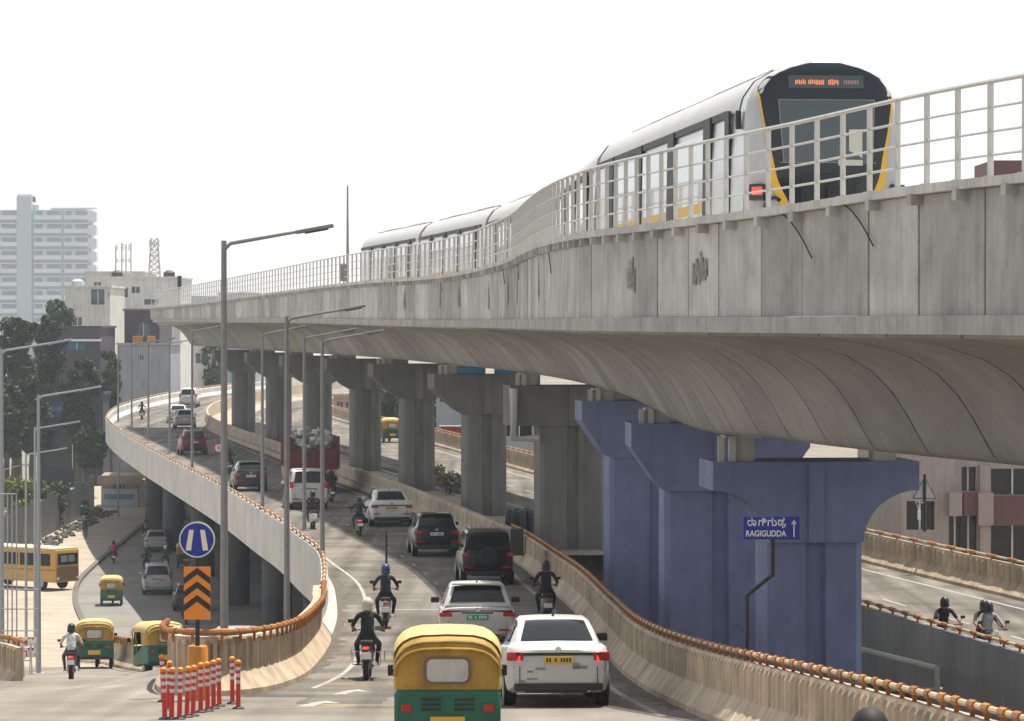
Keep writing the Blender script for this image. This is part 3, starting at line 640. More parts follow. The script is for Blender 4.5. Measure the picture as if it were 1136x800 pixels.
SUV = dict(L=4.2, W=1.8, H=1.64,
  body=[(-2.1,.5,.95,.66),(-2.06,.38,1.08,.79),(-1.93,.32,1.13,.85),(-1.5,.28,1.12,.89),(0,.26,1.08,.90),(.9,.26,1.04,.90),(1.4,.28,.98,.88),(1.85,.33,.88,.82),(2.08,.43,.74,.68)],
  green=[(-2.0,1.12,1.16,.74,.70),(-1.86,1.11,1.36,.77,.66),(-1.66,1.10,1.58,.79,.62),(-1.25,1.08,1.635,.80,.61),(-.1,1.06,1.64,.80,.61),(.35,1.05,1.58,.80,.61),(.8,1.04,1.32,.79,.65),(1.15,1.0,1.05,.76,.7)],
  rw=(-1.96,-1.63), wheels=(-1.3,1.3), wr=.345)
BOXY = dict(L=4.0, W=1.76, H=1.83,
  body=[(-1.95,.5,1.05,.74),(-1.92,.4,1.15,.82),(-1.8,.36,1.18,.86),(-1.4,.34,1.17,.88),(0,.32,1.12,.88),(.9,.32,1.06,.88),(1.4,.34,1.02,.86),(1.8,.38,.94,.80),(1.98,.46,.8,.68)],
  green=[(-1.88,1.17,1.2,.77,.74),(-1.84,1.16,1.42,.79,.72),(-1.76,1.15,1.74,.80,.69),(-1.4,1.14,1.81,.80,.68),(-.1,1.12,1.82,.80,.68),(.35,1.11,1.74,.80,.68),(.75,1.09,1.4,.79,.7),(.98,1.05,1.1,.77,.72)],
  rw=(-1.875,-1.79), wheels=(-1.25,1.25), wr=.36)
VAN = dict(L=4.6, W=1.8, H=1.85,
  body=[(-2.25,.42,.98,.70),(-2.22,.32,1.08,.82),(-2.08,.26,1.12,.87),(-1.4,.24,1.1,.89),(0,.22,1.06,.90),(1.2,.22,1.02,.89),(1.7,.26,.92,.85),(2.1,.32,.8,.78),(2.28,.42,.66,.64)],
  green=[(-2.16,1.11,1.16,.77,.74),(-2.08,1.10,1.42,.79,.70),(-1.95,1.08,1.74,.81,.67),(-1.5,1.06,1.83,.82,.66),(-.1,1.04,1.85,.82,.66),(.7,1.03,1.74,.82,.66),(1.15,1.02,1.4,.8,.68),(1.6,.98,1.03,.77,.72)],
  rw=(-2.14,-1.93), wheels=(-1.4,1.45), wr=.32)
def gtop(spec, y):
    g = spec['green']
    for a, b in zip(g, g[1:]):
        if a[0] <= y <= b[0]:
            t = (y-a[0])/(b[0]-a[0]); return [a[i] + (b[i]-a[i])*t for i in range(5)]
    return list(g[0] if y < g[0][0] else g[-1])
def car(spec, label, x, d, zf, m, pm, cat='car', group=None, plate='white', tail='blocks', flip=False, extras=(), sc=1.0):
    loc, rz, pit = pose(x, d + spec['L']/2, zf, m, flip)
    t = thing('car', label, cat, loc, rz, group, pit); L, W, H = spec['L'], spec['W'], spec['H']; yb = -L/2
    mb = MB(); mb.loft(car_body(spec['body'])); mb.loft(green_body(spec['green'])); body = mb.build('body', pm, t, smooth=38)
    # rear window on the sloping tail
    y0, y1 = spec['rw']; mb = MB(); vs = []
    for j in range(6):
        y = y0 + (y1-y0)*j/5; _, zb, zt, wb, wt = gtop(spec, y); wq = (wt*.93)*(1 - .02*j)
        for i in range(9):
            u = -1 + i/4; x_ = wq*u; vs.append((x_, y - .018 - .0*abs(u), zt + .014 - .016*abs(u)**4))
    mb.add(vs, [(j*9+i, j*9+i+1, (j+1)*9+i+1, (j+1)*9+i) for j in range(5) for i in range(8)]); mb.build('rear_window', M['glass'], t, smooth=60, fix=False)
    # windscreen and side windows
    g = spec['green']; ya, yb_ = g[-1][0]-.08, g[-3][0]+.05; mb = MB(); vs = []
    for j in range(5):
        y = ya + (yb_-ya)*j/4; _, zb, zt, wb, wt = gtop(spec, y)
        vs += [(wt*.9*(-1 + i/3), y + .016, zt + .014) for i in range(7)]
    mb.add(vs, [(j*7+i, j*7+i+1, (j+1)*7+i+1, (j+1)*7+i) for j in range(4) for i in range(6)]); mb.build('windscreen', M['glass'], t, smooth=60, fix=False)
    ys = g[2][0]+.12; ye = g[-3][0]+.1; ymid = (ys+ye)/2
    for s in (-1, 1):
        for a, b in ((ys, ymid-.05), (ymid+.05, ye)):
            vs = []
            for j in range(4):
                y = a + (b-a)*j/3; _, zb, zt, wb, wt = gtop(spec, y); h = zt-zb
                for u in (.12, .6, .86): 
                    xx = wb + (wt-wb)*.55*(u/.6) if u <= .6 else wb + (wt-wb)*.55 + ((wt+.02) - (wb+(wt-wb)*.55))*(u-.6)/.28
                    vs.append((s*(xx+.012), y, zb + h*u))
            mb = MB(); mb.add(vs, [(j*3+i, j*3+i+1, (j+1)*3+i+1, (j+1)*3+i) for j in range(3) for i in range(2)]); mb.build('side_window', M['glass'], t, smooth=60)
    for s in (-1, 1):
        for yw in spec['wheels']:
            wheel(t, s*(W/2-.115), yw, spec['wr'], .2)
            mb = MB(); mb.lathe([(spec['wr']+.045,-.01),(spec['wr']+.045,.012)], (s*(W/2-.012), yw, spec['wr']), 'X', 24); mb.build('wheel_arch', M['black'], t)
    # rear face furniture: positions follow the body's tail
    b = spec['body']; zt_ = b[2][2]; zmid = zt_ - .22
    tw, th = {'blocks': (.28,.145), 'tall': (.17,.42), 'bar': (.30,.10), 'up': (.15,.30), 'small': (.24,.11)}[tail]
    for s in (-1, 1):
        mb = MB(); mb.box((s*(W/2*.965-tw/2), -L/2+.085, zmid + (.03 if tail != 'tall' else 0) + (.22 if tail == 'up' else 0)), (tw,.14,th), ch=.025, rz=s*.22); tl = mb.build('tail_light', M['tail'], t, smooth=30)
        if 'brake' in extras:
            q = MB(); q.box((s*(W/2*.93-tw*.62), -L/2+.012, zmid-.005), (.05,.03,.12), ch=.01, ry=s*-.35); q.build('lit_bulb', M['tail_on'], tl)
        mb = MB(); mb.box((s*(W/2+.055), .62 + (.1 if spec is VAN else 0), zt_+.03), (.2,.1,.135), ch=.03); mb.build('mirror', M['black'] if 'black_mirror' in extras else pm, t, smooth=30)
        if 'sticker' not in extras: mb = MB(); mb.box((s*(W/2*.70), -L/2-.0, spec['body'][0][1]+.09), (.30,.03,.045), ch=.01); mb.build('reflector', M['tail'], t)
    mb = MB(); mb.box((0, -L/2+.055, b[0][1]-.11), (W*.84,.18,.12), ch=.03); mb.box((0, -L/2+.15, b[0][1]-.16), (W*.62,.2,.1)); mb.build('rear_bumper', M['black'], t, smooth=30)
    pc = {'white': M['white'], 'yellow': mat('yellow number plate', (.75,.42,.04), .5), 'green': mat('green number plate', (.02,.35,.25), .5)}[plate]
    zp = zmid - .03; mb = MB(); mb.box((0, -L/2-.008, zp), (.50,.035,.115), ch=.006); pl = mb.build('number_plate', pc, t)
    mb = MB()
    for i in range(9):
        if i in (2, 4): continue
        mb.box((-.19+.0475*i, -L/2-.029, zp), (.028,.006,.065))
    mb.build('plate_text', M['black'] if plate != 'green' else M['white'], pl)
    mb = MB(); mb.lathe([(.03,-.01),(.055,-.012),(.055,.01)], (0,-L/2+.015, zp+.17), 'Y', 16); mb.build('emblem', M['chrome'], t)
    mb = MB(); mb.box((0,-L/2+.02, zp+.10), (W*.80 if spec is SED else .72,.05,.045 if spec is SED else .03)); mb.build('boot_trim', M['black'], t)
    mb = MB()
    for s in (-1,1): mb.box((s*W*.365,-L/2+.06,zmid-.28), (.012,.12,.30)); 
    mb.box((0,-L/2+.045,zmid-.42), (W*.73,.12,.012)); mb.build('boot_gap', M['black'], t)
    if 'bar' in extras: mb = MB(); mb.box((0,-L/2+.06, zmid+.10), (W*.9,.09,.06), ch=.015); mb.build('light_bar', mat('dark red light bar', (.13,.006,.015), .2), t)
    if 'antenna' in extras: mb = MB(); mb.prism([(-.02,0),(.02,0),(0,.09)], -.06,.1, 'XZ'); o = mb.build('antenna_fin', M['black'], t); o.location = (0, g[3][0]+.05, H)
    if 'spoiler' in extras: mb = MB(); mb.box((0, spec['rw'][1]-.06, H-.015), (1.16,.22,.045), ch=.015); mb.build('spoiler', pm, t, smooth=30)
    if 'roofrack' in extras:
        for s in (-1, 1): mb = MB(); mb.tube([(s*.56,-1.5,H),(s*.56,-1.4,H+.07),(s*.56,.0,H+.07),(s*.56,.1,H)], .02, 6); mb.build('roof_rail', M['alloy'], t)
        mb = MB()
        for k in range(7): mb.box((-.48+.16*k, -1.3, H+.07), (.07,.06,.05))
        mb.box((0,-1.3,H+.035), (1.14,.05,.03)); mb.build('roof_rack', M['chrome'], t)
    if 'spare' in extras:
        mb = MB(); r = .33; mb.lathe([(.02,-.19),(.2,-.2),(r*.8,-.19),(r,-.14),(r,.0),(r*.8,.03)], (.03,-L/2-.0, .93), 'Y', 24); mb.build('spare_wheel', M['rubber'], t, smooth=35)
    if 'sticker' in extras:
        mb = MB()
        for s in (-1,1): mb.box((s*.60,-L/2+.035,zmid-.15), (.28,.03,.04), rz=s*.1)
        mb.build('red_strip', M['red'], t)
        for bx, bz, bw, bh in ((.36,-.15,.24,.045),(.29,-.13,.12,.10),(-.47,-.22,.10,.03),(-.60,-.40,.08,.08),(-.44,-.34,.18,.025)): mb = MB(); mb.box((bx,-L/2+.0,zmid+bz),(bw,.03,bh),ch=.008); mb.build('badge', mat('dull badge', (.22,.22,.22), .4), t)
        mb = MB(); mb.box((-.30,-L/2-.004,zmid-.17), (.16,.03,.03)); mb.build('badge', mat('dull badge', (.22,.22,.22), .4), t)
    mb = MB(); mb.tube([(.5,-L/2+.1,.3),(.5,-L/2-.02,.29)], .028, 8); mb.build('exhaust', M['alloy'], t)
    if flip or 1:
        for s in (-1, 1): mb = MB(); mb.box((s*(W/2*.8-.14), L/2-.13, b[-2][2]-.02), (.3,.2,.12), ch=.03, rz=-s*.35); mb.build('headlight', mat('headlamp glass', (.5,.5,.5), .1, coat=.5), t)
    t.scale = (sc, sc, sc)
    return t
fm = lambda d: (slope(Lx, d) + slope(Rx, d)) / 2
wh = paint('white car paint', (.54,.545,.54)); bk = paint('black car paint', (.007,.007,.008), .25); rd = paint('maroon car paint', (.10,.012,.02)); gy = paint('grey car paint', (.33,.34,.35)); dk = paint('dark blue grey car paint', (.03,.032,.04)); sv = paint('silver car paint', (.45,.46,.47)); cw = paint('taxi white paint', (.58,.58,.57))
car(SED, 'white sedan with yellow number plate and glowing brake lights, right of the near auto rickshaw', .66, 56.6, Z_fly, -.05, wh, plate='yellow', extras=('brake','sticker','antenna','black_mirror'))
car(SUV, 'white hatchback suv with green number plate and dark red light bar across its tail', -.80, 73.6, Z_fly, -.03, wh, sc=.94, plate='green', tail='bar', extras=('bar','antenna','spoiler','black_mirror'))
car(BOXY, 'black boxy suv with a spare wheel on its tail and a roof rack', -.88, 104, Z_fly, -.08, bk, sc=.92, tail='small', extras=('spare','roofrack','black_mirror'))
car(SUV, 'black suv with chrome plate, driving behind the white sedan on the flyover', -2.85, 121, Z_fly, -.10, bk, sc=.93, tail='bar', extras=('antenna','spoiler','black_mirror'))
car(SED, 'white sedan taxi further up the flyover, next to a rider in dark clothes', -5.27, 142, Z_fly, -.13, cw, plate='yellow', extras=('antenna',))
car(VAN, 'white people carrier right behind the loaded red truck', -9.6, 156.5, Z_fly, -.14, cw, tail='up', extras=('spoiler',))
car(HATCH, 'dark blue grey hatchback left of the loaded truck, its shadowed tail towards us', -13.8, 177, Z_fly, -.16, dk, extras=('spoiler',))
car(SUV, 'maroon suv on the flyover, far behind the dark hatchback', -21.4, 227, Z_fly, -.17, rd, tail='up', extras=('antenna','roofrack'))
car(HATCH, 'grey hatchback at the flyover bend, in front of the maroon suv', -26.9, 279, Z_fly, -.15, gy)
car(HATCH, 'white hatchback at the flyover bend, half hidden left of the grey one', -28.6, 291, Z_fly, -.12, cw)
car(VAN, 'white van entering the sunlit stretch at the top of the flyover bend', -31.2, 329, Z_fly, -.03, cw, tail='up')
sm_ = -.13
car(VAN, 'silver van on the shaded service road, in line with the blue round sign', X_at(171,208), 207, Z_srv, sm_, sv, tail='up', cat='van')
car(HATCH, 'silver hatchback further down the service road behind the silver van', X_at(171,248), 247, Z_srv, sm_, sv)
car(HATCH, 'dark car in the shade just left of the chevron board', X_at(206,196), 195, Z_srv, sm_, dk)
car(SUV, 'car in the shade under the flyover, its pale grey roof showing above the gore rail', X_at(262,104), 102, lambda d, x: -10.85, sm_, gy)
# ---------------------------------------------------------------- auto rickshaw
a_y = mat('rickshaw yellow hood', (.47,.275,.04), .65, noise=.34, nscale=2.2, bump=.6, bscale=5, streak=.2); a_yl = mat('rickshaw sunlit faded hood', (.55,.41,.17), .7, noise=.28, nscale=2.5, bump=.6, bscale=6); a_g = mat('rickshaw green paint', (.014,.125,.075), .45, noise=.3, nscale=2); a_win = mat('rickshaw plastic window', (.50,.47,.44), .3, noise=.22, nscale=5, bump=.3, bscale=4); a_fr = mat('window surround', (.16,.12,.09), .6)  # roof cover lighter than the hood, sunlight painted into its faded tone
def rickshaw(label, loc, rz, rx):
    t = thing('auto_rickshaw', label, 'auto rickshaw', loc, rz, 'green and yellow auto rickshaws', rx)
    W2 = .645
    mb = MB(); rings = []
    for y, z0, z1, w_ in ((-1.30,.42,.92,.60),(-1.27,.34,.95,.64),(-.6,.30,.95,.655),(.0,.28,.70,.655),(.45,.28,.62,.63),(.8,.30,.95,.50),(1.05,.36,.98,.36),(1.22,.45,.9,.2)):
        rings.append([Vector(p) for p in ((-w_*.9,y,z0),(-w_,y,z0+.06),(-w_,y,z1-.05),(-w_*.93,y,z1),(w_*.93,y,z1),(w_,y,z1-.05),(w_,y,z0+.06),(w_*.9,y,z0))])
    mb.loft(rings); mb.build('body', a_g, t, smooth=30)
    # hood: arched roof, rear panel and rear side panels
    def arch(y, zt, w_, zb): # half ellipse like section
        pts = [(-w_, zb)]
        for i in range(13):
            a = math.pi*i/12; pts.append((-w_*math.copysign(abs(math.cos(a))**.55, math.cos(a)), zt-.34 + .34*math.sin(a)**.9))
        return [Vector((p[0], y, p[1])) for p in pts + [(w_, zb)]]
    mb = MB(); rs = [arch(-1.25,1.50,.62,.955), arch(-1.20,1.58,.64,.955), arch(-1.05,1.655,.65,.955), arch(-.60,1.70,.655,.955)]
    mb.loft(rs, cap=False, closed=False); n_ = len(rs[0]); mb.add(rs[0], [tuple(range(n_))]); mb.build('rear_hood', a_y, t, smooth=50)
    mb = MB(); mb.loft([arch(-1.16,1.625,.662,1.40), arch(-1.0,1.68,.665,1.40), arch(-.5,1.715,.67,1.40), arch(.25,1.715,.665,1.40), arch(.62,1.66,.64,1.36), arch(.74,1.58,.60,1.36)], cap=False, closed=False); mb.build('roof_cover', a_yl, t, smooth=50)
    for y, zt, w_, r in ((-1.24,1.545,.645,.018),(-1.27,1.455,.64,.022)):
        mb = MB(); a = [q for q in arch(y, zt, w_, 1.3)][1:-1]; mb.tube(a, r, 6); mb.build('hood_seam', a_yl if r < .02 else a_y, t, smooth=50)
    # rear window
    def rr(w_, h, r, n=5):
        out = []
        for cx, cz, a0 in ((w_-r,h-r,0),(-w_+r,h-r,90),(-w_+r,-h+r,180),(w_-r,-h+r,270)):
            out += [(cx + r*math.cos(R(a0+90*i/n)), cz + r*math.sin(R(a0+90*i/n))) for i in range(n+1)]
        return out
    mb = MB(); mb.prism([(a,b+1.19) for a,b in rr(.285,.165,.09)], -1.275,-1.24); fr_ = mb.build('rear_window', a_fr, t)
    mb = MB(); mb.prism([(a,b+1.19) for a,b in rr(.25,.135,.07)], -1.285,-1.27); mb.build('window_pane', a_win, fr_)
    for x0 in (-.2, .2):
        for k in range(3): mb = MB(); mb.box((x0, -1.305, .84-.06*k), (.24,.02,.025), ch=.005); mb.build('vent', M['black'], t)
    for s in (-1, 1):
        mb = MB(); mb.box((s*.5,-1.30,.74), (.13,.05,.09), ch=.015); mb.build('tail_light', M['tail'], t)
        mb = MB(); mb.tube([(s*.625,.02,.7),(s*.63,.05,1.42)], .02, 6); mb.build('roof_post', a_y, t); mb = MB(); mb.tube([(s*.5,.72,.9),(s*.58,.66,1.4)], .02, 6); mb.build('roof_post', a_y, t)
        mb = MB(); mb.box((s*.70,.62,1.12), (.11,.03,.14), ch=.02); mb.build('mirror', M['black'], t)
        wheel(t, s*.56, -.72, .215, .12)
    wheel(t, .04, .98, .215, .11)
    mb = MB(); mb.box((0,-1.31,.36), (1.25,.06,.10), ch=.02); mb.build('rear_bumper', M['black'], t)
    mb = MB(); mb.box((0,-1.318,.56), (.42,.02,.15)); mb.build('number_plate', MATS['yellow number plate'], t)
    mb = MB(); mb.box((0,-.55,.78), (1.1,.5,.14), ch=.04); mb.box((0,-.82,1.06), (1.1,.12,.5), ch=.04); mb.build('seat', M['black'], t)
    mb = MB(); mb.quad((-.48,.78,.98),(.48,.78,.98),(.5,.68,1.40),(-.5,.68,1.40)); mb.build('windscreen', M['glass'], t, fix=False)
    return t
def rel(px, py, d): return (X_at(px, d), d, Z_at(py, d))
L0, r0, p0_ = pose(X_at(494, 41.3), 41.3 + 1.3, Z_app, -.02)
auto0 = rickshaw('nearest largest auto rickshaw, yellow hood with pale back window, left of the white sedan', L0, r0, p0_)
def auto_copy(label, x, d, zf, m, flip=False, dz=0):
    c = dup(auto0); l, rz, pt = pose(x, d, zf, m, flip); c.location = (l[0], l[1], l[2]+dz); c.rotation_euler = (pt, 0, rz); c['label'] = label; return c
auto_copy('green and yellow auto rickshaw right beside the rider in white on the ramp', X_at(105,119), 119, Z_srv, -.1)
auto_copy('green and yellow auto rickshaw behind the left end of the gore barrier', X_at(173,109), 109, Z_srv, -.42)
auto_copy('small auto rickshaw at the edge of the dusty verge left of the silver van', X_at(123.5,200), 200, Z_srv, -.1)
auto_copy('auto rickshaw far down the service road, next to the silver hatchback', X_at(191,256), 256, Z_srv, sm_)
auto_copy('farthest auto rickshaw on the service road, where the flyover passes overhead', X_at(197,290), 290, Z_srv, sm_)
auto_copy('auto rickshaw on the right hand carriageway, seen through the gap between two grey piers', X_at(433,238), 238, Z_right, -.16)
auto_copy('auto rickshaw in the shade half hidden behind the blue round sign', X_at(206,232), 232, Z_srv, sm_)
# ---------------------------------------------------------------- truck and bus
def truck():
    l, rz, pt = pose(X_at(338,176), 176 + 3.5, Z_fly, -.15)
    t = thing('truck', 'high sided dark red truck seen from behind, carrying a heap of pale bundles', 'truck', l, rz, None, pt)
    red = mat('truck maroon', (.16,.025,.022), .55, noise=.3, nscale=2)
    mb = MB(); mb.box((0,-.2,.95), (1.0,6.4,.28)); mb.build('chassis', M['black'], t)
    mb = MB(); mb.box((0,-.6,1.22), (2.4,5.6,.12)); mb.build('bed', red, t)
    for s in (-1, 1):
        mb = MB(); mb.box((s*1.22,-.6,2.05), (.07,5.6,1.6))
        for k in range(7): mb.box((s*1.27,-3.3+.9*k,2.05), (.06,.09,1.66))
        mb.build('side_wall', red, t)
        mb = MB(); mb.box((s*.95,-3.46,1.05), (.22,.06,.12)); mb.build('tail_light', M['tail'], t)
        for y in (-2.3, -1.2, 2.4): wheel(t, s*1.0, y, .48, .28)
    mb = MB(); mb.box((0,-3.4,1.72), (2.4,.07,.95))
    for k in range(5): mb.box((-1.1+.55*k,-3.45,1.72), (.08,.05,.98))
    mb.build('tailgate', red, t)
    mb = MB(); mb.box((0,2.75,1.6), (2.3,1.5,2.0), ch=.12); cab = mb.build('cab', mat('truck cab orange', (.5,.12,.03), .4), t)
    mb = MB(); mb.box((0,3.51,1.95), (2.0,.03,.7)); mb.build('windscreen', M['glass'], cab)
    mb = MB(); mb.box((0,-3.5,.75), (2.3,.08,.18)); mb.build('rear_bumper', M['black'], t)
    mb = MB(); mb.box((0,-3.47,1.08), (.5,.03,.14)); mb.build('number_plate', MATS['yellow number plate'], t)
    # load: a heap of bundles in one mass
    mb = MB(); r_ = random.Random(3)
    for k in range(130):
        x, y = r_.uniform(-1.05,1.05), r_.uniform(-3.2,1.7); z = 1.5 + r_.random()*(1.75 - .25*abs(x)); q = r_.uniform(.14,.3)
        mb.box((x,y,z), (q*1.5,q*1.2,q), r_.choice((0,0,1,2)), rz=r_.uniform(0,3), rx=r_.uniform(-.6,.6), ch=q*.25)
    ld = mb.build('load', [mat('pale sack', (.45,.43,.40), .8), mat('grey scrap', (.16,.16,.17), .6), mat('white bundle', (.6,.6,.6), .7)], None); ld.location = l; ld.rotation_euler = (pt,0,rz)
    tag(ld, 'heap of pale grey bundles loaded on the dark red truck', 'load', kind='stuff')
truck()
def bus():
    d = 212; l = (X_at(26,d), d, zl(d) + .15)
    t = thing('bus', 'yellow school style bus with dark windows turning at the left edge behind metal gates', 'bus', l, R(-126))
    yb = mat('bus yellow', (.52,.30,.06), .45, noise=.1, nscale=2); br = mat('bus rear brown', (.22,.13,.07), .6)
    mb = MB(); mb.box((0,0,1.5), (2.1,7.4,2.0), ch=.12); mb.build('body', yb, t, smooth=40)
    mb = MB(); mb.box((0,0,2.53), (2.0,7.2,.14), ch=.05); mb.build('roof', mat('bus roof pale', (.6,.52,.35), .5), t)
    for s in (-1, 1):
        for k in range(5): mb = MB(); mb.box((s*1.055,-2.75+1.35*k,1.88), (.03,1.2,.75), ch=.01); mb.build('side_window', M['glass'], t)
        mb = MB(); mb.box((s*1.06,0,1.25), (.02,7.2,.06)); mb.build('stripe', br, t)
        for y in (-2.2, 2.4): wheel(t, s*.9, y, .42, .25)
    for yy, q in ((-3.71,-1),(3.71,1)):
        mb = MB(); mb.box((0,yy,1.0), (1.9,.03,.85)); mb.build('end_panel', br, t)
        mb = MB(); mb.box((0,yy,1.92), (1.75,.04,.7), ch=.01); f_ = mb.build('end_window', M['glass'], t)
        for px_ in (-.3,.35): mb = MB(); mb.box((px_,yy+.03*q,1.95), (.52,.02,.4)); mb.build('window_pane', mat('pale pane', (.25,.33,.35), .1), f_)
        for s in (-1,1): mb = MB(); mb.box((s*.85,yy,.75), (.2,.05,.14)); mb.build('lamp', M['tail'] if q < 0 else M['white'], t)
bus()
# ---------------------------------------------------------------- people
skin = mat('brown skin', (.20,.105,.065), .55)
def skin_mesh(verts, edges, radii, subs=1):
    me = bpy.data.meshes.new('tmp'); me.from_pydata([Vector(v) for v in verts], edges, []); o = bpy.data.objects.new('tmp', me); COL.objects.link(o)
    md = o.modifiers.new('s', 'SKIN'); md.use_smooth_shade = True
    for i, r in enumerate(radii): me.skin_vertices[0].data[i].radius = (r, r) if not isinstance(r, tuple) else r
    me.skin_vertices[0].data[0].use_root = True
    o.modifiers.new('b', 'SUBSURF').levels = subs
    dg = bpy.context.evaluated_depsgraph_get(); out = bpy.data.meshes.new_from_object(o.evaluated_get(dg)); bpy.data.objects.remove(o); bpy.data.meshes.remove(me); return out
def hand(mb, wrist, dirv, up, s):
    """palm, four bent fingers of unequal length and a thumb from the palm's side"""
    f = Vector(dirv).normalized(); u = Vector(up).normalized(); sd = f.cross(u).normalized(); w0 = Vector(wrist)
    mb.loft([[w0 + f*t + sd*a*q + u*b for a, b in ((-.036,-.013),(.036,-.013),(.036,.013),(-.036,.013))] for t, q in ((0,.7),(.045,1),(.09,1.0))], 0)
    for k, ln in enumerate((.068,.078,.074,.058)):
        b0 = w0 + f*.085 + sd*(-.028 + .0187*k); b1 = b0 + f*ln*.45 - u*.008; b2 = b1 + f*ln*.2 - u*ln*.45; b3 = b2 - f*ln*.2 - u*ln*.25
        mb.tube([b0, b1, b2, b3], [.0095,.009,.008,.007], 6)
    th = w0 + f*.03 + sd*(.036*s); mb.tube([th, th + sd*(.028*s) + f*.025 - u*.01, th + sd*(.02*s) + f*.05 - u*.035], [.011,.010,.008], 6)
BODIES = {}
def body_mesh(poz):
    if poz in BODIES: return BODIES[poz]
    V, E, Rr, tagb = [], [], [], []
    def a(p, r, par, b): V.append(p); Rr.append(r); tagb.append(b); (E.append((par, len(V)-1)) if par is not None else None); return len(V)-1
    if poz == 'ride':
        pel = a((0,-.12,.86),(.165,.13),None,'l'); wa = a((0,-.07,1.03),(.15,.115),pel,'t'); ch = a((0,-.01,1.24),(.175,.12),wa,'t'); ub = a((0,.02,1.36),(.12,.09),ch,'t'); nk = a((0,.04,1.46),.052,ub,'s'); hd = a((0,.07,1.56),(.075,.085),nk,'s'); tp = a((0,.07,1.66),.07,hd,'s')
        hands = []
        for s in (-1,1):
            sh = a((s*.195,.02,1.36),.066,ub,'t'); el = a((s*.33,.20,1.13),.047,sh,'t'); wr = a((s*.33,.46,1.05),.034,el,'s'); hands.append((V[wr],(0,1,.02),(0,0,1),-s))
            hp = a((s*.13,-.06,.84),.095,pel,'l'); kn = a((s*.25,.33,.72),.068,hp,'l'); an = a((s*.20,.12,.36),.044,kn,'l'); to = a((s*.21,.30,.30),.035,an,'x')
    else:
        st = .16 if poz == 'walk' else .0
        pel = a((0,0,.95),(.15,.11),None,'l'); wa = a((0,.01,1.1),(.135,.10),pel,'t'); ch = a((0,.01,1.28),(.165,.11),wa,'t'); ub = a((0,.0,1.39),(.11,.085),ch,'t'); nk = a((0,.02,1.49),.05,ub,'s'); hd = a((0,.04,1.58),(.072,.085),nk,'s'); tp = a((0,.04,1.68),.068,hd,'s')
        hands = []
        for s in (-1,1):
            sh = a((s*.185,0,1.39),.062,ub,'t'); el = a((s*.235,-.02 - s*st*.4,1.13),.044,sh,'t'); wr = a((s*.25,.08 - s*st*.8,.9),.032,el,'s'); hands.append((V[wr],(0,.25,-1),(-s,0,0),-1))
            hp = a((s*.09,0,.9),.092,pel,'l'); kn = a((s*.1,.03 + s*st,.5),.062,hp,'l'); an = a((s*.1,-.02 + s*st*1.3,.1),.042,kn,'l'); to = a((s*.11,.13 + s*st*1.3,.045),.036,an,'x')
    me = skin_mesh(V, E, Rr)
    mb = MB()
    for wv, f, u, s in hands: hand(mb, wv, f, u, s)
    h = Vector(V[hd])
    mb.sphere(h + Vector((0,.086,-.005)), .016, 0, 8, (1,1.3,1.2))                       # nose
    for s in (-1,1): mb.sphere(h + Vector((s*.075,0,.0)), .024, 0, 8, (.5,.8,1.3)); mb.sphere(h + Vector((s*.03,.075,.03)), .012, 3, 8)   # ears, eyes
    mb.box(h + Vector((0,.08,-.045)), (.045,.015,.01), 4)                                # mouth
    bm = bmesh.new(); bm.from_mesh(me); bpy.data.meshes.remove(me)
    vs = [bm.verts.new(v) for v in mb.v]; 
    bones = [(Vector(V[i]), Vector(V[j]), tagb[j]) for i, j in E]
    def near(c):
        best = None
        for p, q, b in bones:
            v = q - p; t = max(0, min(1, (c - p).dot(v)/v.length_squared)); dd = (c - p - v*t).length
            if best is None or dd < best[0]: best = (dd, b)
        return best[1]
    mi = {'s': 0, 't': 1, 'l': 2, 'x': 4}
    for f in bm.faces: f.material_index = mi[near(f.calc_center_median())]; f.smooth = True
    for f, m in zip(mb.f, mb.m):
        try: nf = bm.faces.new([vs[i] for i in f]); nf.material_index = m; nf.smooth = True
        except ValueError: pass
    out = bpy.data.meshes.new('person'); bm.to_mesh(out); bm.free(); BODIES[poz] = (out, tuple(h)); return BODIES[poz]
CL = {}
def cloth(c): 
    k = 'cloth %.3f %.3f %.3f' % c
    return mat(k, c, .85, noise=.45, nscale=7, bump=1.0, bscale=9)
def person(poz, label, loc, rz, top, legs, helmet=None, hair=True, rx=0, group=None, visor=True, dz=0):
    me, h = body_mesh(poz); me = me.copy()
    for m_ in (skin, cloth(top), cloth(legs), M['white'], M['black']): me.materials.append(m_)
    o = bpy.data.objects.new('person', me); COL.objects.link(o); o.location = (loc[0], loc[1], loc[2] + dz); o.rotation_euler = (rx, 0, rz); tag(o, label, 'person', group)
    h = Vector(h)
    if helmet:
        hm = mat('helmet %.4f %.2f %.2f' % helmet, helmet, .7 if abs(helmet[0]-.0101) < 1e-6 else .45, coat=0 if abs(helmet[0]-.0101) < 1e-6 else .1); mb = MB(); mb.sphere(h + Vector((0,-.005,.045)), .139, 0, 18, (.92,1.06,1.03)); mb.lathe([(.125,-.10),(.132,-.06),(.128,-.02)], h + Vector((0,-.01,.0)), 'Z', 18); q = mb.build('helmet', hm, o, smooth=50)
        if visor: mb = MB(); mb.sphere(h + Vector((0,.035,.02)), .125, 0, 14, (.9,1.0,.55)); mb.build('visor', M['glass'], q, smooth=50)
    elif hair:
        mb = MB(); mb.sphere(h + Vector((0,-.022,.05)), .096, 0, 14, (.98,1.08,1.05)); mb.build('hair', M['black'], o, smooth=50)
    return o
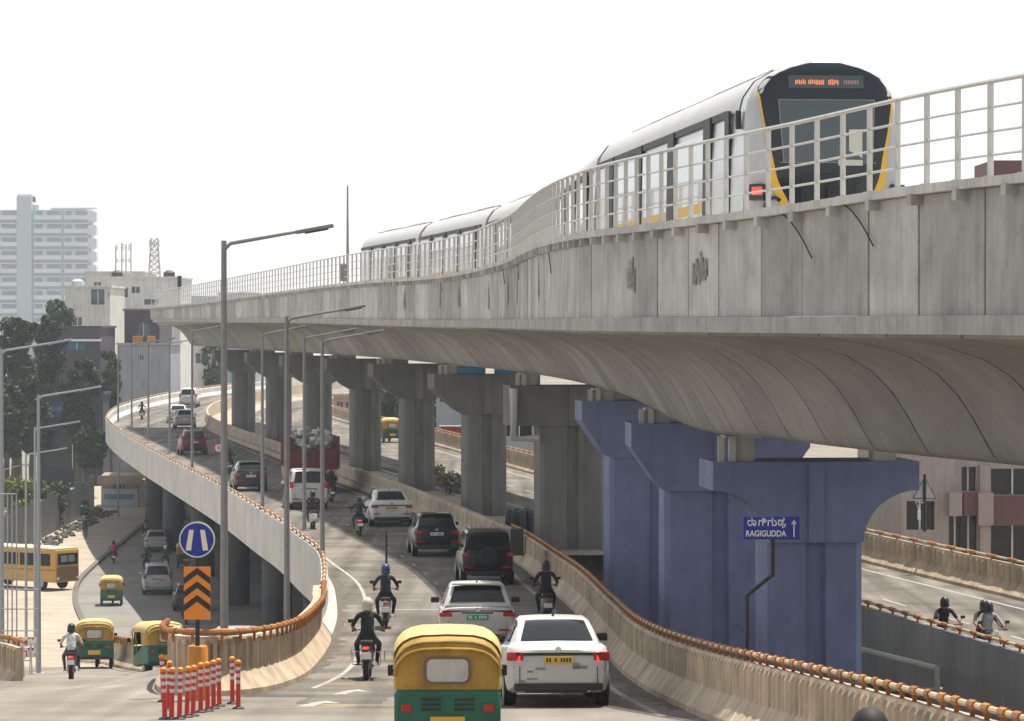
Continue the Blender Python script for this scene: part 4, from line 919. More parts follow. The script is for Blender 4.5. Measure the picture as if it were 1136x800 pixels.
# ---------------------------------------------------------------- motorcycles
def motorbike(label, loc, rz, rx, col, scooter=False, lit=False, group='motorcycles and scooters in the traffic', panniers=False, guards=False):
    t = thing('motor_scooter' if scooter else 'motorcycle', label, 'scooter' if scooter else 'motorcycle', loc, rz, group, rx)
    pm = paint('bike paint %.2f %.2f %.2f' % col, col); r = .23 if scooter else .30
    for y in (-.62, .66):
        mb = MB(); mb.lathe([(r*.7,-.045),(r*.92,-.06),(r,-.03),(r,.03),(r*.92,.06),(r*.7,.045)], (0,0,0), 'X', 22); wq = mb.build('wheel', M['rubber'], t, smooth=40); wq.location = (0,y,r)
        mb = MB(); mb.lathe([(.03,-.06),(r*.25,-.05),(r*.72,-.03),(r*.72,.03),(r*.25,.05),(.03,.06)], (0,y,r), 'X', 16); mb.build('rim', M['alloy'], t, smooth=30)
    if scooter:
        mb = MB(); rings = [[Vector((a*w_, y, z0 + (z1-z0)*b)) for a, b in ((-.8,0),(-1,.35),(-.85,.9),(-.4,1),(.4,1),(.85,.9),(1,.35),(.8,0))] for y, z0, z1, w_ in ((-.92,.42,.66,.09),(-.85,.34,.74,.16),(-.5,.28,.76,.19),(-.12,.26,.70,.16),(-.02,.26,.4,.17),(.35,.25,.33,.18),(.42,.25,.6,.2),(.50,.4,.98,.15),(.58,.6,1.02,.08))]
        mb.loft(rings); mb.build('body', pm, t, smooth=40)
        mb = MB(); mb.box((0,-.42,.80), (.30,.74,.10), ch=.04); mb.build('seat', M['black'], t, smooth=40)
    else:
        mb = MB(); rings = [[Vector((a*w_, y, z0 + (z1-z0)*b)) for a, b in ((-.7,0),(-1,.4),(-.85,.85),(-.3,1),(.3,1),(.85,.85),(1,.4),(.7,0))] for y, z0, z1, w_ in ((-.78,.62,.76,.07),(-.6,.55,.78,.11),(-.2,.42,.78,.12),(.05,.36,.9,.14),(.3,.36,.98,.16),(.5,.5,.96,.12),(.62,.7,.9,.07))]
        mb.loft(rings); mb.build('body', pm, t, smooth=40)
        mb = MB(); mb.box((0,-.33,.80), (.27,.80,.10), ch=.04); mb.build('seat', M['black'], t, smooth=40)
        mb = MB(); mb.box((0,.1,.36), (.26,.42,.3), ch=.05); mb.build('engine', M['alloy'], t)
    mb = MB(); mb.loft([[Vector((a*.085, -.62 - (r+.05)*math.cos(q), r + (r+.05)*math.sin(q) + b)) for a, b in ((-1,0),(1,0),(1,.02),(-1,.02))] for q in [R(20+ i*14) for i in range(7)]]); mb.build('rear_mudguard', M['black'], t)
    for s in (-1, 1): 
        mb = MB(); mb.tube([(s*.075,.66,r),(s*.075,.5,.98)], .022, 6); mb.build('fork', M['alloy'], t)
    mb = MB(); mb.tube([(-.36,.42,1.0),(-.2,.5,1.04),(0,.5,1.02),(.2,.5,1.04),(.36,.42,1.0)], .014, 6); mb.build('handlebar', M['black'], t)
    for s in (-1, 1):
        mb = MB(); mb.tube([(s*.28,.46,1.03),(s*.36,.45,1.2)], .007, 5); mb.box((s*.38,.45,1.23), (.13,.03,.085), ch=.02); mb.build('mirror', M['black'], t)
        mb = MB(); mb.tube([(s*.08,.05,.3),(s*.25,.08,.29)], .015, 6); mb.build('footrest', M['black'], t)
    mb = MB(); mb.box((0,-.86,.70), (.13,.06,.06), ch=.02); mb.build('tail_light', M['tail_on'] if lit else M['tail'], t)
    mb = MB(); mb.box((0,-.93,.53), (.24,.02,.13)); mb.build('number_plate', M['white'], t)
    mb = MB(); mb.box((0,.58,.95), (.2,.14,.18), ch=.05); mb.build('headlight', M['chrome'], t)
    mb = MB(); mb.tube([(.15,.1,.28),(.17,-.4,.32),(.19,-.85,.38)], [.03,.045,.05], 10); mb.build('exhaust', M['chrome'], t, smooth=40)
    if panniers:
        for s in (-1,1): mb = MB(); mb.box((s*.28,-.62,.62), (.2,.42,.36), ch=.04); mb.build('pannier', pm, t, smooth=40)
        mb = MB(); mb.box((0,-.8,.92), (.36,.3,.2), ch=.05); mb.build('top_case', pm, t, smooth=40)
    if guards:
        for s in (-1,1): mb = MB(); mb.tube([(s*.12,.3,.62),(s*.36,.3,.6),(s*.36,.3,.36),(s*.12,.3,.34)], .016, 6); mb.tube([(s*.13,-.5,.62),(s*.30,-.6,.6),(s*.30,-.6,.34),(s*.12,-.45,.33)], .014, 6); mb.build('crash_guard', M['chrome'], t, smooth=40)
    return t
def ride(x, d, zf, m, blabel, plabel, col, top, legs, helmet, scooter=False, lit=False, flip=False, passenger=None, dz=0, sc=.89, **k):
    l, rz, pt = pose(x, d + .9, zf, m, flip); l = (l[0], l[1], l[2]+dz)
    b = motorbike(blabel, l, rz, pt, col, scooter, lit, **k); b.scale = (sc, sc, sc)
    Rm = Matrix.Rotation(rz, 4, 'Z') @ Matrix.Rotation(pt, 4, 'X') @ Matrix.Scale(sc, 4)
    q = Vector(l) + Rm @ Vector((0, -.06, .02)); person('ride', plabel, q, rz, top, legs, helmet, rx=pt).scale = (sc, sc, sc)
    if passenger:
        q = Vector(l) + Rm @ Vector((0,-.46,.04)); person('ride', passenger[0], q, rz, passenger[1], passenger[2], passenger[3], rx=pt).scale = (sc, sc, sc)
    return b
K = (.014,.014,.016)
ride(X_at(406,65.5), 65.2, Z_fly, .0, 'black motorcycle with chrome crash guards just left of the near auto rickshaw', 'rider in black with a cream helmet, left of the near auto rickshaw', (.015,.015,.016), (.014,.016,.018), (.03,.03,.035), (.55,.50,.40), lit=True, guards=True)
ride(X_at(427,84), 83.5, Z_fly, -.03, 'white and black motorcycle with side boxes under the rider in the blue helmet', 'rider in a dark green shirt and blue helmet, a black pole beside the head', (.45,.45,.44), (.01,.03,.03), (.02,.025,.03), (.025,.05,.14), panniers=False)
ride(X_at(606,86), 85.5, Z_fly, -.05, 'scooter close to the right barrier in front of the white sedan', 'rider in black close to the right barrier, ahead of the white sedan', (.10,.10,.11), (.012,.012,.014), (.02,.02,.02), K, scooter=True)
ride(X_at(397,135), 135, Z_fly, -.12, 'dark motorcycle with lit tail lamp left of the white sedan taxi', 'rider in dark clothes and dark helmet left of the white sedan taxi', (.02,.02,.03), (.03,.035,.05), (.02,.02,.03), (.03,.03,.05), lit=True)
ride(X_at(366,164), 164, Z_fly, -.14, 'dark motorcycle between the people carrier and the right barrier', 'rider in black between the people carrier and the right barrier', (.02,.02,.02), (.02,.02,.022), (.02,.02,.03), K)
ride(X_at(347,141), 140, Z_fly, -.13, 'white scooter partly hidden by the left parapet behind the people carrier', 'rider in dark purple behind the people carrier, half hidden by the left parapet', (.5,.5,.5), (.035,.02,.03), (.03,.03,.035), (.02,.015,.02), scooter=True)
ride(X_at(253,200), 200, Z_fly, -.16, 'dark motorcycle by the tall lamp post above the dark hatchback', 'rider in dark green by the tall lamp post above the dark hatchback', (.02,.02,.02), (.02,.035,.03), (.03,.03,.03), K)
ride(X_at(157.5,300), 299, Z_fly, -.03, 'dark motorcycle at the sunlit outer edge of the flyover bend', 'rider in black at the sunlit outer edge of the flyover bend', (.02,.02,.02), (.02,.02,.024), (.02,.02,.02), K)
ride(X_at(78,95), 94.2, Z_srv, -.1, 'black and red motorcycle at the crest of the left ramp with a blue plate', 'rider in a white shirt and black helmet on the left ramp', (.25,.02,.02), (.62,.62,.66), (.08,.08,.10), K, lit=True)
ride(X_at(126,236), 235, Z_srv, sm_, 'scooter at the edge between the sunlit verge and the shaded road', 'rider in a bright pink red top at the edge of the sunlit verge', (.03,.03,.05), (.40,.03,.06), (.05,.03,.06), K, scooter=True)
ride(X_at(160,262), 262, Z_srv, sm_, 'motorcycle behind the silver hatchback at the verge edge', 'rider in tan clothes behind the silver hatchback', (.03,.03,.03), (.30,.22,.17), (.05,.05,.05), K)
ride(X_at(164,228), 226, Z_srv, sm_, 'dark motorcycle between the silver van and silver hatchback', 'rider in black between the silver van and the silver hatchback', (.02,.02,.02), (.015,.015,.02), (.02,.02,.02), K)
ride(X_at(182,230), 230, Z_srv, sm_, 'scooter right of the silver van with a pale front', 'rider in grey with a white helmet right of the silver van', (.2,.2,.21), (.06,.06,.07), (.03,.03,.04), (.7,.7,.7), scooter=True)
ride(X_at(204.5,186), 186, Z_srv, sm_, 'dark scooter beside the chevron board, in deep shade', 'rider in dark clothes beside the chevron board', (.05,.05,.06), (.02,.02,.03), (.02,.02,.03), K, scooter=True)
ride(X_at(1049,84), 83.2, Z_right, -.17, 'dark motorcycle on the right carriageway, seen just over its barrier', 'lone rider in black on the right carriageway', (.02,.02,.02), (.014,.014,.016), (.02,.02,.02), K, flip=True)
ride(X_at(1098,82.6), 81.8, Z_right, -.17, 'white scooter carrying two riders on the right carriageway', 'front rider in pale clothes on the white scooter, right carriageway', (.6,.6,.6), (.30,.30,.31), (.05,.05,.06), K, scooter=True, flip=True, passenger=('second rider sitting behind on the white scooter, right carriageway', (.05,.05,.055), (.03,.03,.035), (.04,.04,.04)))
ride(X_at(968,22), 21.1, Z_app, -.04, 'motorcycle below the picture edge by the near right barrier', 'rider with a round black helmet peeking up at the bottom right corner', (.02,.02,.02), (.03,.03,.03), (.03,.03,.03), (.0101,.009,.009), sc=.985)
# the black pole standing up by the rider in the blue helmet
p = Vector((X_at(428.4,84.7), 84.75, zr(84.5))); mb = MB(); mb.tube([p + Vector((0,.0,.85)), p + Vector((0,.05,2.32))], .028, 8); tag(mb.build('pole', M['black'], smooth=40), 'upright black pole carried on the motorcycle behind the blue helmet', 'pole')
# pedestrians
def walker(px, d, zf, label, top, legs, rz=0, poz='walk'):
    x = X_at(px, d); person(poz, label, (x, d, zf(d, x)), rz, top, legs)
walker(95, 262, lambda d, x: zl(d)+.12, 'man in dark clothes walking along the dusty verge near the bus', (.03,.03,.04), (.04,.04,.05), .3)
walker(197, 318, lambda d, x: zl(d)+.12, 'man in brown clothes walking in the sun where the service road ends', (.12,.07,.05), (.05,.04,.04), 2.8)
# ================================================================== STREET LAMPS
def lamp(label, x, d, z0, h, arm, group, light=False):
    t = thing('street_lamp', label, 'street lamp', (x, d, z0), random.uniform(-.12,.12), group); mt = M['lamp_grey'] if not light else mat('pale lamp post', (.36,.38,.41), .45, .3)
    k = .064
    mb = MB(); mb.tube([(0,0,0),(0,0,h*.5),(0,0,h)], [k*1.25, k, k*.75], 12); mb.box((0,0,.02), (.36,.36,.04)); mb.build('pole', mt, t, smooth=40)
    mb = MB(); mb.tube([(0,0,h-.16),(.12,0,h-.05),(arm*.7,0,h+.16)], [.04,.035,.028], 8); mb.build('arm', mt, t, smooth=40)
    mb = MB(); mb.box((arm*.85,0,h+.205), (arm*.36,.2,.07), ch=.025, ry=-.18); hd = mb.build('lamp_head', mt, t)
    mb = MB(); mb.box((arm*.87,0,h+.165), (arm*.22,.14,.02), ry=-.18); mb.build('lens', M['glass'], hd)
g1 = 'street lamps along the outer edge of the flyover'
for px, d, top, arm, dz, lab in ((248.5,60.9,267,1.9,-7.4,'tallest nearest street lamp, its base behind the gore barrier beside the chevron board'),(318,84.6,351,1.9,-7.7,'street lamp rising behind the gore rail, second nearest on the flyover edge'),(357.5,102.5,376,1.8,-8.0,'street lamp at the narrow point of the flyover, in front of the white people carrier'),(337.5,121,373,1.8,None,'street lamp between the people carrier and the outer parapet'),(291,137,369,1.7,None,'street lamp right of the dark hatchback, by the parapet'),(213,182,366,1.8,None,'street lamp beside the maroon suv on the flyover'),(188,207,380,1.8,None,'street lamp in the row left of the maroon suv'),(164.5,228,379,1.8,None,'street lamp in the far row, near the rider at the bend'),(146,246,381,1.8,None,'street lamp second from the flyover bend tip'),(131,268,384,1.8,None,'farthest street lamp at the very tip of the flyover bend')):
    x = X_at(px, d); z0 = dz if dz else zr(d) + .95; lamp(lab, x, d, z0, Z_at(top, d) - z0, arm, g1)
g2 = 'pale street lamps of the service road'
for px, d, top, h, lab in ((1.5,100,387,None,'pale street lamp at the very left edge of the picture'),(42.5,112,438,None,'thick pale street lamp behind the left barrier'),(38.5,155,474,None,'thin pale street lamp just left of the thick one'),(28.5,170,503,None,'lowest pale street lamp among the left metal bars'),(131,290,491,None,'small grey lamp post standing on the sunlit verge by the guard house'),(4,300,520,None,'faint small lamp post far behind the metal bars'),(214,340,376,None,'distant lamp post in front of the pale houses at the bend')):
    x = X_at(px, d); z0 = zl(d); lamp(lab, x, d, z0, Z_at(top, d) - z0, 2.0 if d < 200 else 1.3, g2, True)
# ================================================================== SIGNS AT THE GORE
d = 60.0; x = X_at(224, d); zb = zr(60)
t = thing('traffic_sign', 'round blue sign with two white bars above an orange and black chevron board', 'sign', (x, d - .9, zb - .05))
mb = MB(); mb.tube([(0,0,0),(0,0,3.2)], .04, 10); mb.build('post', M['black'], t, smooth=40)
mb = MB(); mb.lathe([(.18,0),(.18,1.0),(.16,1.04)], n=20); mb.build('drum', mat('orange drum', (.62,.23,.03), .5, noise=.15, nscale=3), t, smooth=40)
zc = Z_at(595, d) - zb + .05
mb = MB(); mb.lathe([(.31,-.012),(.31,.012)], (0,-.06,zc), 'Y', 40); disc = mb.build('disc', M['white'], t)
mb = MB(); mb.lathe([(.285,-.004),(.285,.004)], (0,-.078,zc), 'Y', 40); mb.build('disc_face', M['sign_blue'], disc)
mb = MB()
for s in (-1, 1):
    mb.prism([(s*.055,.17),(s*.135,.17),(s*.19,-.15),(s*.185,-.185),(s*.10,-.185),(s*.095,-.14)], -.094, -.086)
o = mb.build('lane_bars', mat('cream sign film', (.80,.76,.60), .5), disc); o.location = (0,0,zc)
zc2 = Z_at(653.5, d) - zb + .05; hw, hh = .23, .455
mb = MB(); mb.box((0,-.055,zc2), (.46,.02,.91)); bd = mb.build('chevron_board', M['chev_o'], t)
mb = MB()
for k in range(4):
    zt = hh - .015 - k*.235; th = .115
    lo = lambda v: max(-hh, min(hh, v))
    a0, a1, b0, b1 = zt, zt - th, zt - .175, zt - th - .175
    if k == 0: pass
    mb.prism([(0,lo(a0)),(hw,lo(b0)),(hw,lo(b1)),(0,lo(a1))], -.072,-.067); mb.prism([(0,lo(a0)),(0,lo(a1)),(-hw,lo(b1)),(-hw,lo(b0))], -.072,-.067)
    if k == 2: break
o = mb.build('chevrons', M['black'], bd); o.location = (0,0,zc2)
# red and white spring posts
tops = [(180.7,727),(182.4,743),(186,734),(189.8,744),(198.6,743),(206.8,740),(213.7,739),(222.2,736),(230,735),(236.5,733),(243,731),(257.5,729),(264,733)]
ORD = ['first','second','third','fourth','fifth','sixth','seventh','eighth','ninth','tenth','eleventh','twelfth','thirteenth']
proto = None
for i, (px, py) in enumerate(tops):
    H = .80; dd = 55.0 + (1 - (px-180)/84)*0
    for _ in range(8): dd = (zr(dd) + H) * F / -(py - HY)      # the distance at which a post on the road reaches that height
    dd = max(53, min(59.3, dd))
    if proto is None:
        proto = thing('spring_post', '', 'post', group='red and white spring posts at the gore')
        mb = MB(); mb.lathe([(.05,.01),(.04,.05),(.037,.74)], n=14); mb.build('tube', M['red'], proto, smooth=40)
        mb = MB(); mb.lathe([(.10,0),(.10,.02),(.05,.04)], n=16); mb.build('foot', M['black'], proto)
        for z in (.42,.53,.64): mb = MB(); mb.lathe([(.0395,z),(.0395,z+.055)], n=14); mb.build('white_band', mat('grey white film', (.62,.60,.62), .4), proto, smooth=40)
        mb = MB(); mb.sphere((0,0,.77), .048, 0, 12, (1.1,1.1,.9)); mb.build('orange_cap', mat('orange cap', (.75,.26,.02), .4), proto, smooth=60); o = proto
    else: o = dup(proto)
    o.location = (X_at(px, dd), dd, zr(dd)); o.rotation_euler = (random.uniform(-.03,.03), random.uniform(-.04,.04), 0)
    o['label'] = '%s red and white spring post with orange cap, counted from the left of the row' % ORD[i]
# direction sign on the right barrier
d = 51.0; b0 = P(829, 727, d); c = P(856, 586, d)
t = thing('direction_sign', 'blue direction sign with up arrow on a bent black pole at the right barrier', 'sign', c)
mb = MB(); pp = [P(829,735,d), P(829,661,d), P(857.5,638,d), P(857.5,590,d)]; mb.tube([q - c + Vector((0,.03,0)) for q in pp], .036, 10); mb.build('pole', M['black'], t, smooth=40)
mb = MB(); mb.box((0,0,0), (.84,.02,.34), ch=.006); brd = mb.build('board', M['sign_blue'], t)
def text(s, size, loc, parent, name, m, wfit=None):
    cu = bpy.data.curves.new('t', 'FONT'); cu.body = s; cu.size = size; cu.extrude = .003; cu.align_x = 'CENTER'; cu.align_y = 'CENTER'; cu.offset = .0025
    o = bpy.data.objects.new('t', cu); COL.objects.link(o); dg = bpy.context.evaluated_depsgraph_get(); me = bpy.data.meshes.new_from_object(o.evaluated_get(dg)); bpy.data.objects.remove(o)
    if wfit and len(me.vertices):
        xs = [v.co.x for v in me.vertices]; k = wfit/(max(xs)-min(xs)); cx_ = (max(xs)+min(xs))/2
        for v in me.vertices: v.co.x = (v.co.x - cx_)*k
    me.materials.clear(); me.materials.append(m)
    q = bpy.data.objects.new(name, me); COL.objects.link(q); q.parent = parent; q.location = loc; q.rotation_euler = (R(90),0,0); return q
for s_, x_, z_, k_, wf in (('ರಾ',-.29,.08,.15,.13),('ಗಿ',-.135,.08,.15,.12),('ಗು',.01,.08,.15,.14),('ಡ',.145,.085,.15,.10),('ಡ',.185,.03,.085,.06)): text(s_, k_, (x_,-.014,z_), brd, 'upper_lettering', M['white'], wf)
text('RAGIGUDDA', .125, (-.08,-.014,-.085), brd, 'lower_lettering', M['white'], .60)
mb = MB(); mb.box((.335,-.013,-.02), (.018,.006,.22)); mb.prism([(.295,.06),(.375,.06),(.335,.125)], -.016,-.010); mb.build('arrow', M['white'], brd)
# triangular warning sign seen from the back
d = 113.; c = P(1026, 590, d); t = thing('warning_sign', 'triangular warning sign seen from behind on a black post at the far right barrier', 'sign', c)
mb = MB(); mb.tube([(0,0,0),(0,0,1.9)], .05, 8); mb.build('post', M['black'], t)
mb = MB(); mb.prism([(-.36,1.12),(.36,1.12),(0,1.78)], -.01+.06, .01+.06); tp = mb.build('plate', mat('sign back', (.5,.48,.46), .5), t)
mb = MB(); mb.tube([(-.38,.04,1.1),(.38,.04,1.1),(0,.04,1.81),(-.38,.04,1.1)], .018, 6); mb.build('rim', M['black'], tp)
mb = MB(); mb.box((-.18,0,.55), (.1,.1,.3)); mb.tube([(-.18,0,.7),(-.3,0,1.0),(0,0,.95)], .02, 5); mb.build('control_box', M['white'], t)
# small round speed sign on the flyover
d = 212; c = P(242.5, 512, d); t = thing('traffic_sign', 'small red ringed round sign on the flyover by the tall lamp post', 'sign', (c.x, d, zr(d)))
mb = MB(); mb.tube([(0,0,0),(0,0,1.3)], .03, 8); mb.build('post', M['lamp_grey'], t)
mb = MB(); mb.lathe([(.34,-.01),(.34,.01)], (0,-.04,Z_at(497,d)-zr(d)), 'Y', 24); k = mb.build('ring', M['red'], t)
mb = MB(); mb.lathe([(.23,-.006),(.23,.006)], (0,-.058,Z_at(497,d)-zr(d)), 'Y', 24); mb.build('face', M['white'], k)
mb = MB(); mb.box((0,-.068,Z_at(497,d)-zr(d)), (.06,.006,.22)); mb.build('digit', M['black'], k)
# metal bars and barricades at the left edge
d = 96.; z0 = zl(d); t = thing('metal_gate', 'tall gate of pale metal bars at the left edge, in front of the yellow bus', 'gate', (X_at(12,d), d, z0))
mb = MB(); ht = Z_at(549, d) - z0
for px in (-8, 1, 8, 13, 18): mb.tube([((px-12)*d/F,0,0),((px-12)*d/F,0,ht)], .02, 6)
for py in (548, 654, 676, 700): zz = Z_at(py,d)-z0; mb.tube([(-20*d/F,0,zz),((30 if py > 600 else 6)*d/F,0,zz)], .02, 6)
mb.build('bars', mat('pale gate metal', (.36,.39,.41), .45, .3), t)
for i, (px, dd) in enumerate(((6,103),(16,109),(24,116))):
    z0 = zl(dd); t = thing('barricade', ('red and white road barricade, leftmost behind the metal gate','red and white road barricade, middle one behind the metal gate','red and white road barricade, right one behind the metal gate')[i], 'barricade', (X_at(px,dd), dd, z0), 0, 'red and white barricades')
    for zz in (.7, 1.05):
        mb = MB()
        for k in range(6): mb.box((-.5+.2*k,0,zz), (.198,.04,.2), k % 2)
        mb.build('board', [M['red'], M['white']], t)
    mb = MB(); 
    for s in (-1,1): mb.tube([(s*.5,-.25,0),(s*.5,.03,1.2)], .02, 6); mb.tube([(s*.5,.3,0),(s*.5,.03,1.2)], .02, 6)
    mb.tube([(-.5,-.1,.5),(.5,-.1,.5)], .02, 6); mb.build('frame', M['steel'], t)
# barrels on the median between the piers
for i, px in enumerate((566,573,579.5,585.5,591)):
    d = 136.5 + (i % 2)*1.4; t = tag(MB().lathe([(.19,0),(.205,.3),(.2,.6),(.21,.85),(.16,.95)], (0,0,0), 'Z', 16).build('barrel', mat('dark barrel plastic', (.045,.05,.055), .5), smooth=40), '%s of the dark barrels standing between two grey piers, from the left' % ('first','second','third','fourth','last')[i], 'barrel', 'dark barrels on the median')
    t.location = (X_at(px, d), d, ZRIGHT - .12)
# ================================================================== BUILDINGS
def facade(mb, O, U, V_, W_, H, holes, depth, N):
    """wall with real openings: O corner, U along, V_ up, N outwards"""
    us = sorted({0, W_, *[h[0] for h in holes], *[h[1] for h in holes]}); vs = sorted({0, H, *[h[2] for h in holes], *[h[3] for h in holes]})
    pt = lambda u, v, n=0: O + U*u + V_*v + N*n
    for i in range(len(us)-1):
        for j in range(len(vs)-1):
            uc, vc = (us[i]+us[i+1])/2, (vs[j]+vs[j+1])/2
            if any(h[0] < uc < h[1] and h[2] < vc < h[3] for h in holes): continue
            mb.quad(pt(us[i],vs[j]), pt(us[i+1],vs[j]), pt(us[i+1],vs[j+1]), pt(us[i],vs[j+1]))
    for a, b, c_, e in holes:
        for p, q in (((a,c_),(b,c_)),((b,c_),(b,e)),((b,e),(a,e)),((a,e),(a,c_))): mb.quad(pt(*p), pt(*q), pt(*q,-depth), pt(*p,-depth))
def building(name, label, cat, px0, px1, d, depth, ytop, zbase, wm, wins=(), rz=0.0, sides=(), roof='parapet', gm=None, depthw=.25, topm=None, wname='window'):
    """front wall between two picture columns at distance d; wins = rectangles (px0, px1, py0, py1) on the front"""
    x0, x1, zt = X_at(px0, d), X_at(px1, d), Z_at(ytop, d); W_ = x1 - x0; H = zt - zbase
    t = thing(name, label, cat, (x0, d, zbase), rz)
    holes = [((a-px0)*d/F, (b-px0)*d/F, Z_at(q,d)-zbase, Z_at(p,d)-zbase) for a, b, p, q in wins]
    mb = MB(); X_, Y_, Z_ = Vector((1,0,0)), Vector((0,1,0)), Vector((0,0,1))
    facade(mb, Vector((0,0,0)), X_, Z_, W_, H, holes, depthw, -Y_)
    sh = [(a*depth, b*depth, c_*H, e*H) for a, b, c_, e in sides]
    facade(mb, Vector((W_,0,0)), Y_, Z_, depth, H, sh, depthw, X_); facade(mb, Vector((0,depth,0)), -Y_, Z_, depth, H, [], depthw, -X_)
    mb.quad(Vector((0,0,H-.4)), Vector((W_,0,H-.4)), Vector((W_,depth,H-.4)), Vector((0,depth,H-.4))); mb.quad(Vector((0,depth,0)), Vector((W_,depth,0)), Vector((W_,depth,H)), Vector((0,depth,H)))
    mb.build('wall', wm, t, fix=False)
    for a, b, c_, e in holes:
        m_ = MB(); m_.box(((a+b)/2, depthw+.03, (c_+e)/2), (b-a, .06, e-c_)); w_ = m_.build(wname, gm or M['glass_b'], t)
        m_ = MB(); m_.box(((a+b)/2, depthw-.03, (c_+e)/2), (.08,.05,e-c_)); m_.build('frame', M['white'], w_)
    for a, b, c_, e in sh:
        m_ = MB(); m_.box((W_-depthw-.03, (a+b)/2, (c_+e)/2), (.06, b-a, e-c_)); m_.build(wname, gm or M['glass_b'], t)
    if roof == 'parapet':
        m_ = MB(); m_.box((W_/2,-.06,H+.12), (W_+.3,.3,.25)); m_.box((W_+.03,depth/2,H+.12), (.3,depth,.248)); m_.build('cornice', topm or wm, t)
    return t
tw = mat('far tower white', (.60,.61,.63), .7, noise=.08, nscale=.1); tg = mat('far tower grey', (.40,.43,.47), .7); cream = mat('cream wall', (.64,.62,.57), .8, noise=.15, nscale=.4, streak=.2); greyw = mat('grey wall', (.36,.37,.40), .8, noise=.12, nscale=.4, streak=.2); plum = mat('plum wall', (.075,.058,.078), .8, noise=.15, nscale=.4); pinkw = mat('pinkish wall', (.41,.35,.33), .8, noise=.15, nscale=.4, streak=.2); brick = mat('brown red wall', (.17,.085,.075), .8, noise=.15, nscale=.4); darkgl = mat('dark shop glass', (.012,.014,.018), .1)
# far tower with balcony bands
D = 1400
tower = thing('apartment_tower', 'tall pale apartment tower fading in the haze at the far left', 'building', (X_at(-12,D), D, -16.6))
Wt = (107+12)*D/F; zt = Z_at(233,D)+16.6
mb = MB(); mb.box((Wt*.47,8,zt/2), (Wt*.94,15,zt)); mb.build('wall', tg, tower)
S_ = 1400/900
for k in range(13):
    z = zt - 1.0*S_ - k*3.5*S_
    for a, b in ((0,.26),(.42,.68),(.70,.93)):
        q = MB(); q.box(((a+b)/2*Wt,-.55,z-1.0*S_), ((b-a)*Wt,1.5,1.15*S_)); q.box(((a+b)/2*Wt,-.5,z+.9*S_), ((b-a)*Wt,1.5,.25*S_)); q.build('balcony', tw, tower)
        q = MB(); q.box(((a+b)/2*Wt, .45, z-.1), ((b-a)*Wt*.86,.1,1.6*S_)); wr_ = q.build('window_band', mat('far window', (.22,.27,.33), .3), tower)  # window tone lightened and blued, distance haze painted into its colour
        q = MB(); q.box(((a*.62+b*.38)*Wt, .3, z-.1), ((b-a)*Wt*.16,.3,1.7*S_)); q.build('blind', tw, wr_)
    q = MB(); q.box((.96*Wt,3,z-.8*S_), (.08*Wt,6,2.6*S_)); q.build('side_balcony', tw, tower)
q = MB(); q.box((.33*Wt,6,zt*.5+2.8), (.14*Wt,14,zt+5.6)); q.build('stair_tower', tg, tower)
q = MB(); q.box((.33*Wt,6,zt+5.0), (.14*Wt,9,3.0)); q.build('lift_room', tw, tower); q = MB(); q.box((.78*Wt,6,zt+.8), (.42*Wt,9,.5)); q.box((.72*Wt,6,zt+.2), (.3*Wt,6,1)); q.build('roof_terrace', tw, tower)
q = MB(); q.lathe([(1.6,0),(1.6,2.2),(.4,2.8)], (.42*Wt,4,zt), 'Z', 14); q.build('water_tank', tg, tower)
building('house', 'small cream rooftop block beside the white house, left of the antenna masts', 'building', 95, 160, 470, 14, 303, -16.6, cream, [(104,112,313,318)])
white_house = building('house', 'white flat roofed house with one big dark blue window below the antenna masts', 'building', 73, 122, 420, 16, 319, -16.6, cream, [(101,116,321,338),(81,91,352,361),(120,121.5,324,330)], sides=())
building('house', 'long cream house with small dark windows under the antenna masts', 'building', 118, 200, 440, 16, 309, -16.6, mat('pale cream wall', (.66,.65,.62), .8, noise=.12, nscale=.4, streak=.2), [(119,123,321,329),(130,142,319,330),(146,155,318,325),(160,176,332,338),(124,131,360,372),(134,150,352,366)])
building('house', 'plum coloured block with an orange balcony sheet on its front', 'building', 138, 177, 385, 14, 345, -16.6, plum, [(152,166,358,374)], topm=mat('plum band', (.16,.13,.17), .8))
og = mat('orange tarpaulin', (.60,.26,.02), .6)
for i, (a, b) in enumerate(((147,158),(163,172))):
    mb = MB(); mb.box((X_at((a+b)/2,384), 384, Z_at(377,384)), ((b-a)*384/F,.3,.85), ch=.05); tag(mb.build('tarpaulin', og), ('left of two orange sheets hanging on the plum block','right of two orange sheets hanging on the plum block')[i], 'sheet', 'orange sheets on the plum block')
building('house', 'plain grey windowless wall block behind the flyover bend, one tiny window', 'building', 131, 188, 366, 12, 383, -16.6, greyw, [(155,159,394,399)])
building('house', 'low pale house with blue windows tucked under the end of the viaduct', 'building', 190, 236, 470, 14, 381, -16.6, cream, [(201,209,393,402),(217,228,392,403)])
building('house', 'dark plum house with white ledge and a blue shop board behind the left trees', 'building', 66, 111, 372, 14, 364, -16.6, plum, [(75,95,380,388)], gm=mat('blue shop board', (.04,.16,.28), .4))
q = MB(); q.box((X_at(89,371.5), 371.6, Z_at(377.5,371.5)), (46*371.5/F,.5,.25)); tag(q.build('ledge', M['white']), 'white ledge running along the dark plum house', 'ledge')
building('shop', 'dark purple shop block with a blue lettered board, left of the flyover bend tip', 'building', 44, 114, 345, 14, 438, -16.6, mat('dark purple wall', (.04,.034,.055), .8, noise=.15, nscale=.4), [(48,112,478,520)], gm=darkgl)
t = thing('shop_board', 'long blue board with faint pale lettering on the dark purple shop', 'sign', (X_at(70,344), 344, Z_at(454,344)))
q = MB(); q.box((0,0,0), (52*344/F,.2,1.5)); bb = q.build('board', mat('dusty blue board', (.03,.075,.15), .6), t)
q = MB(); r_ = random.Random(5)
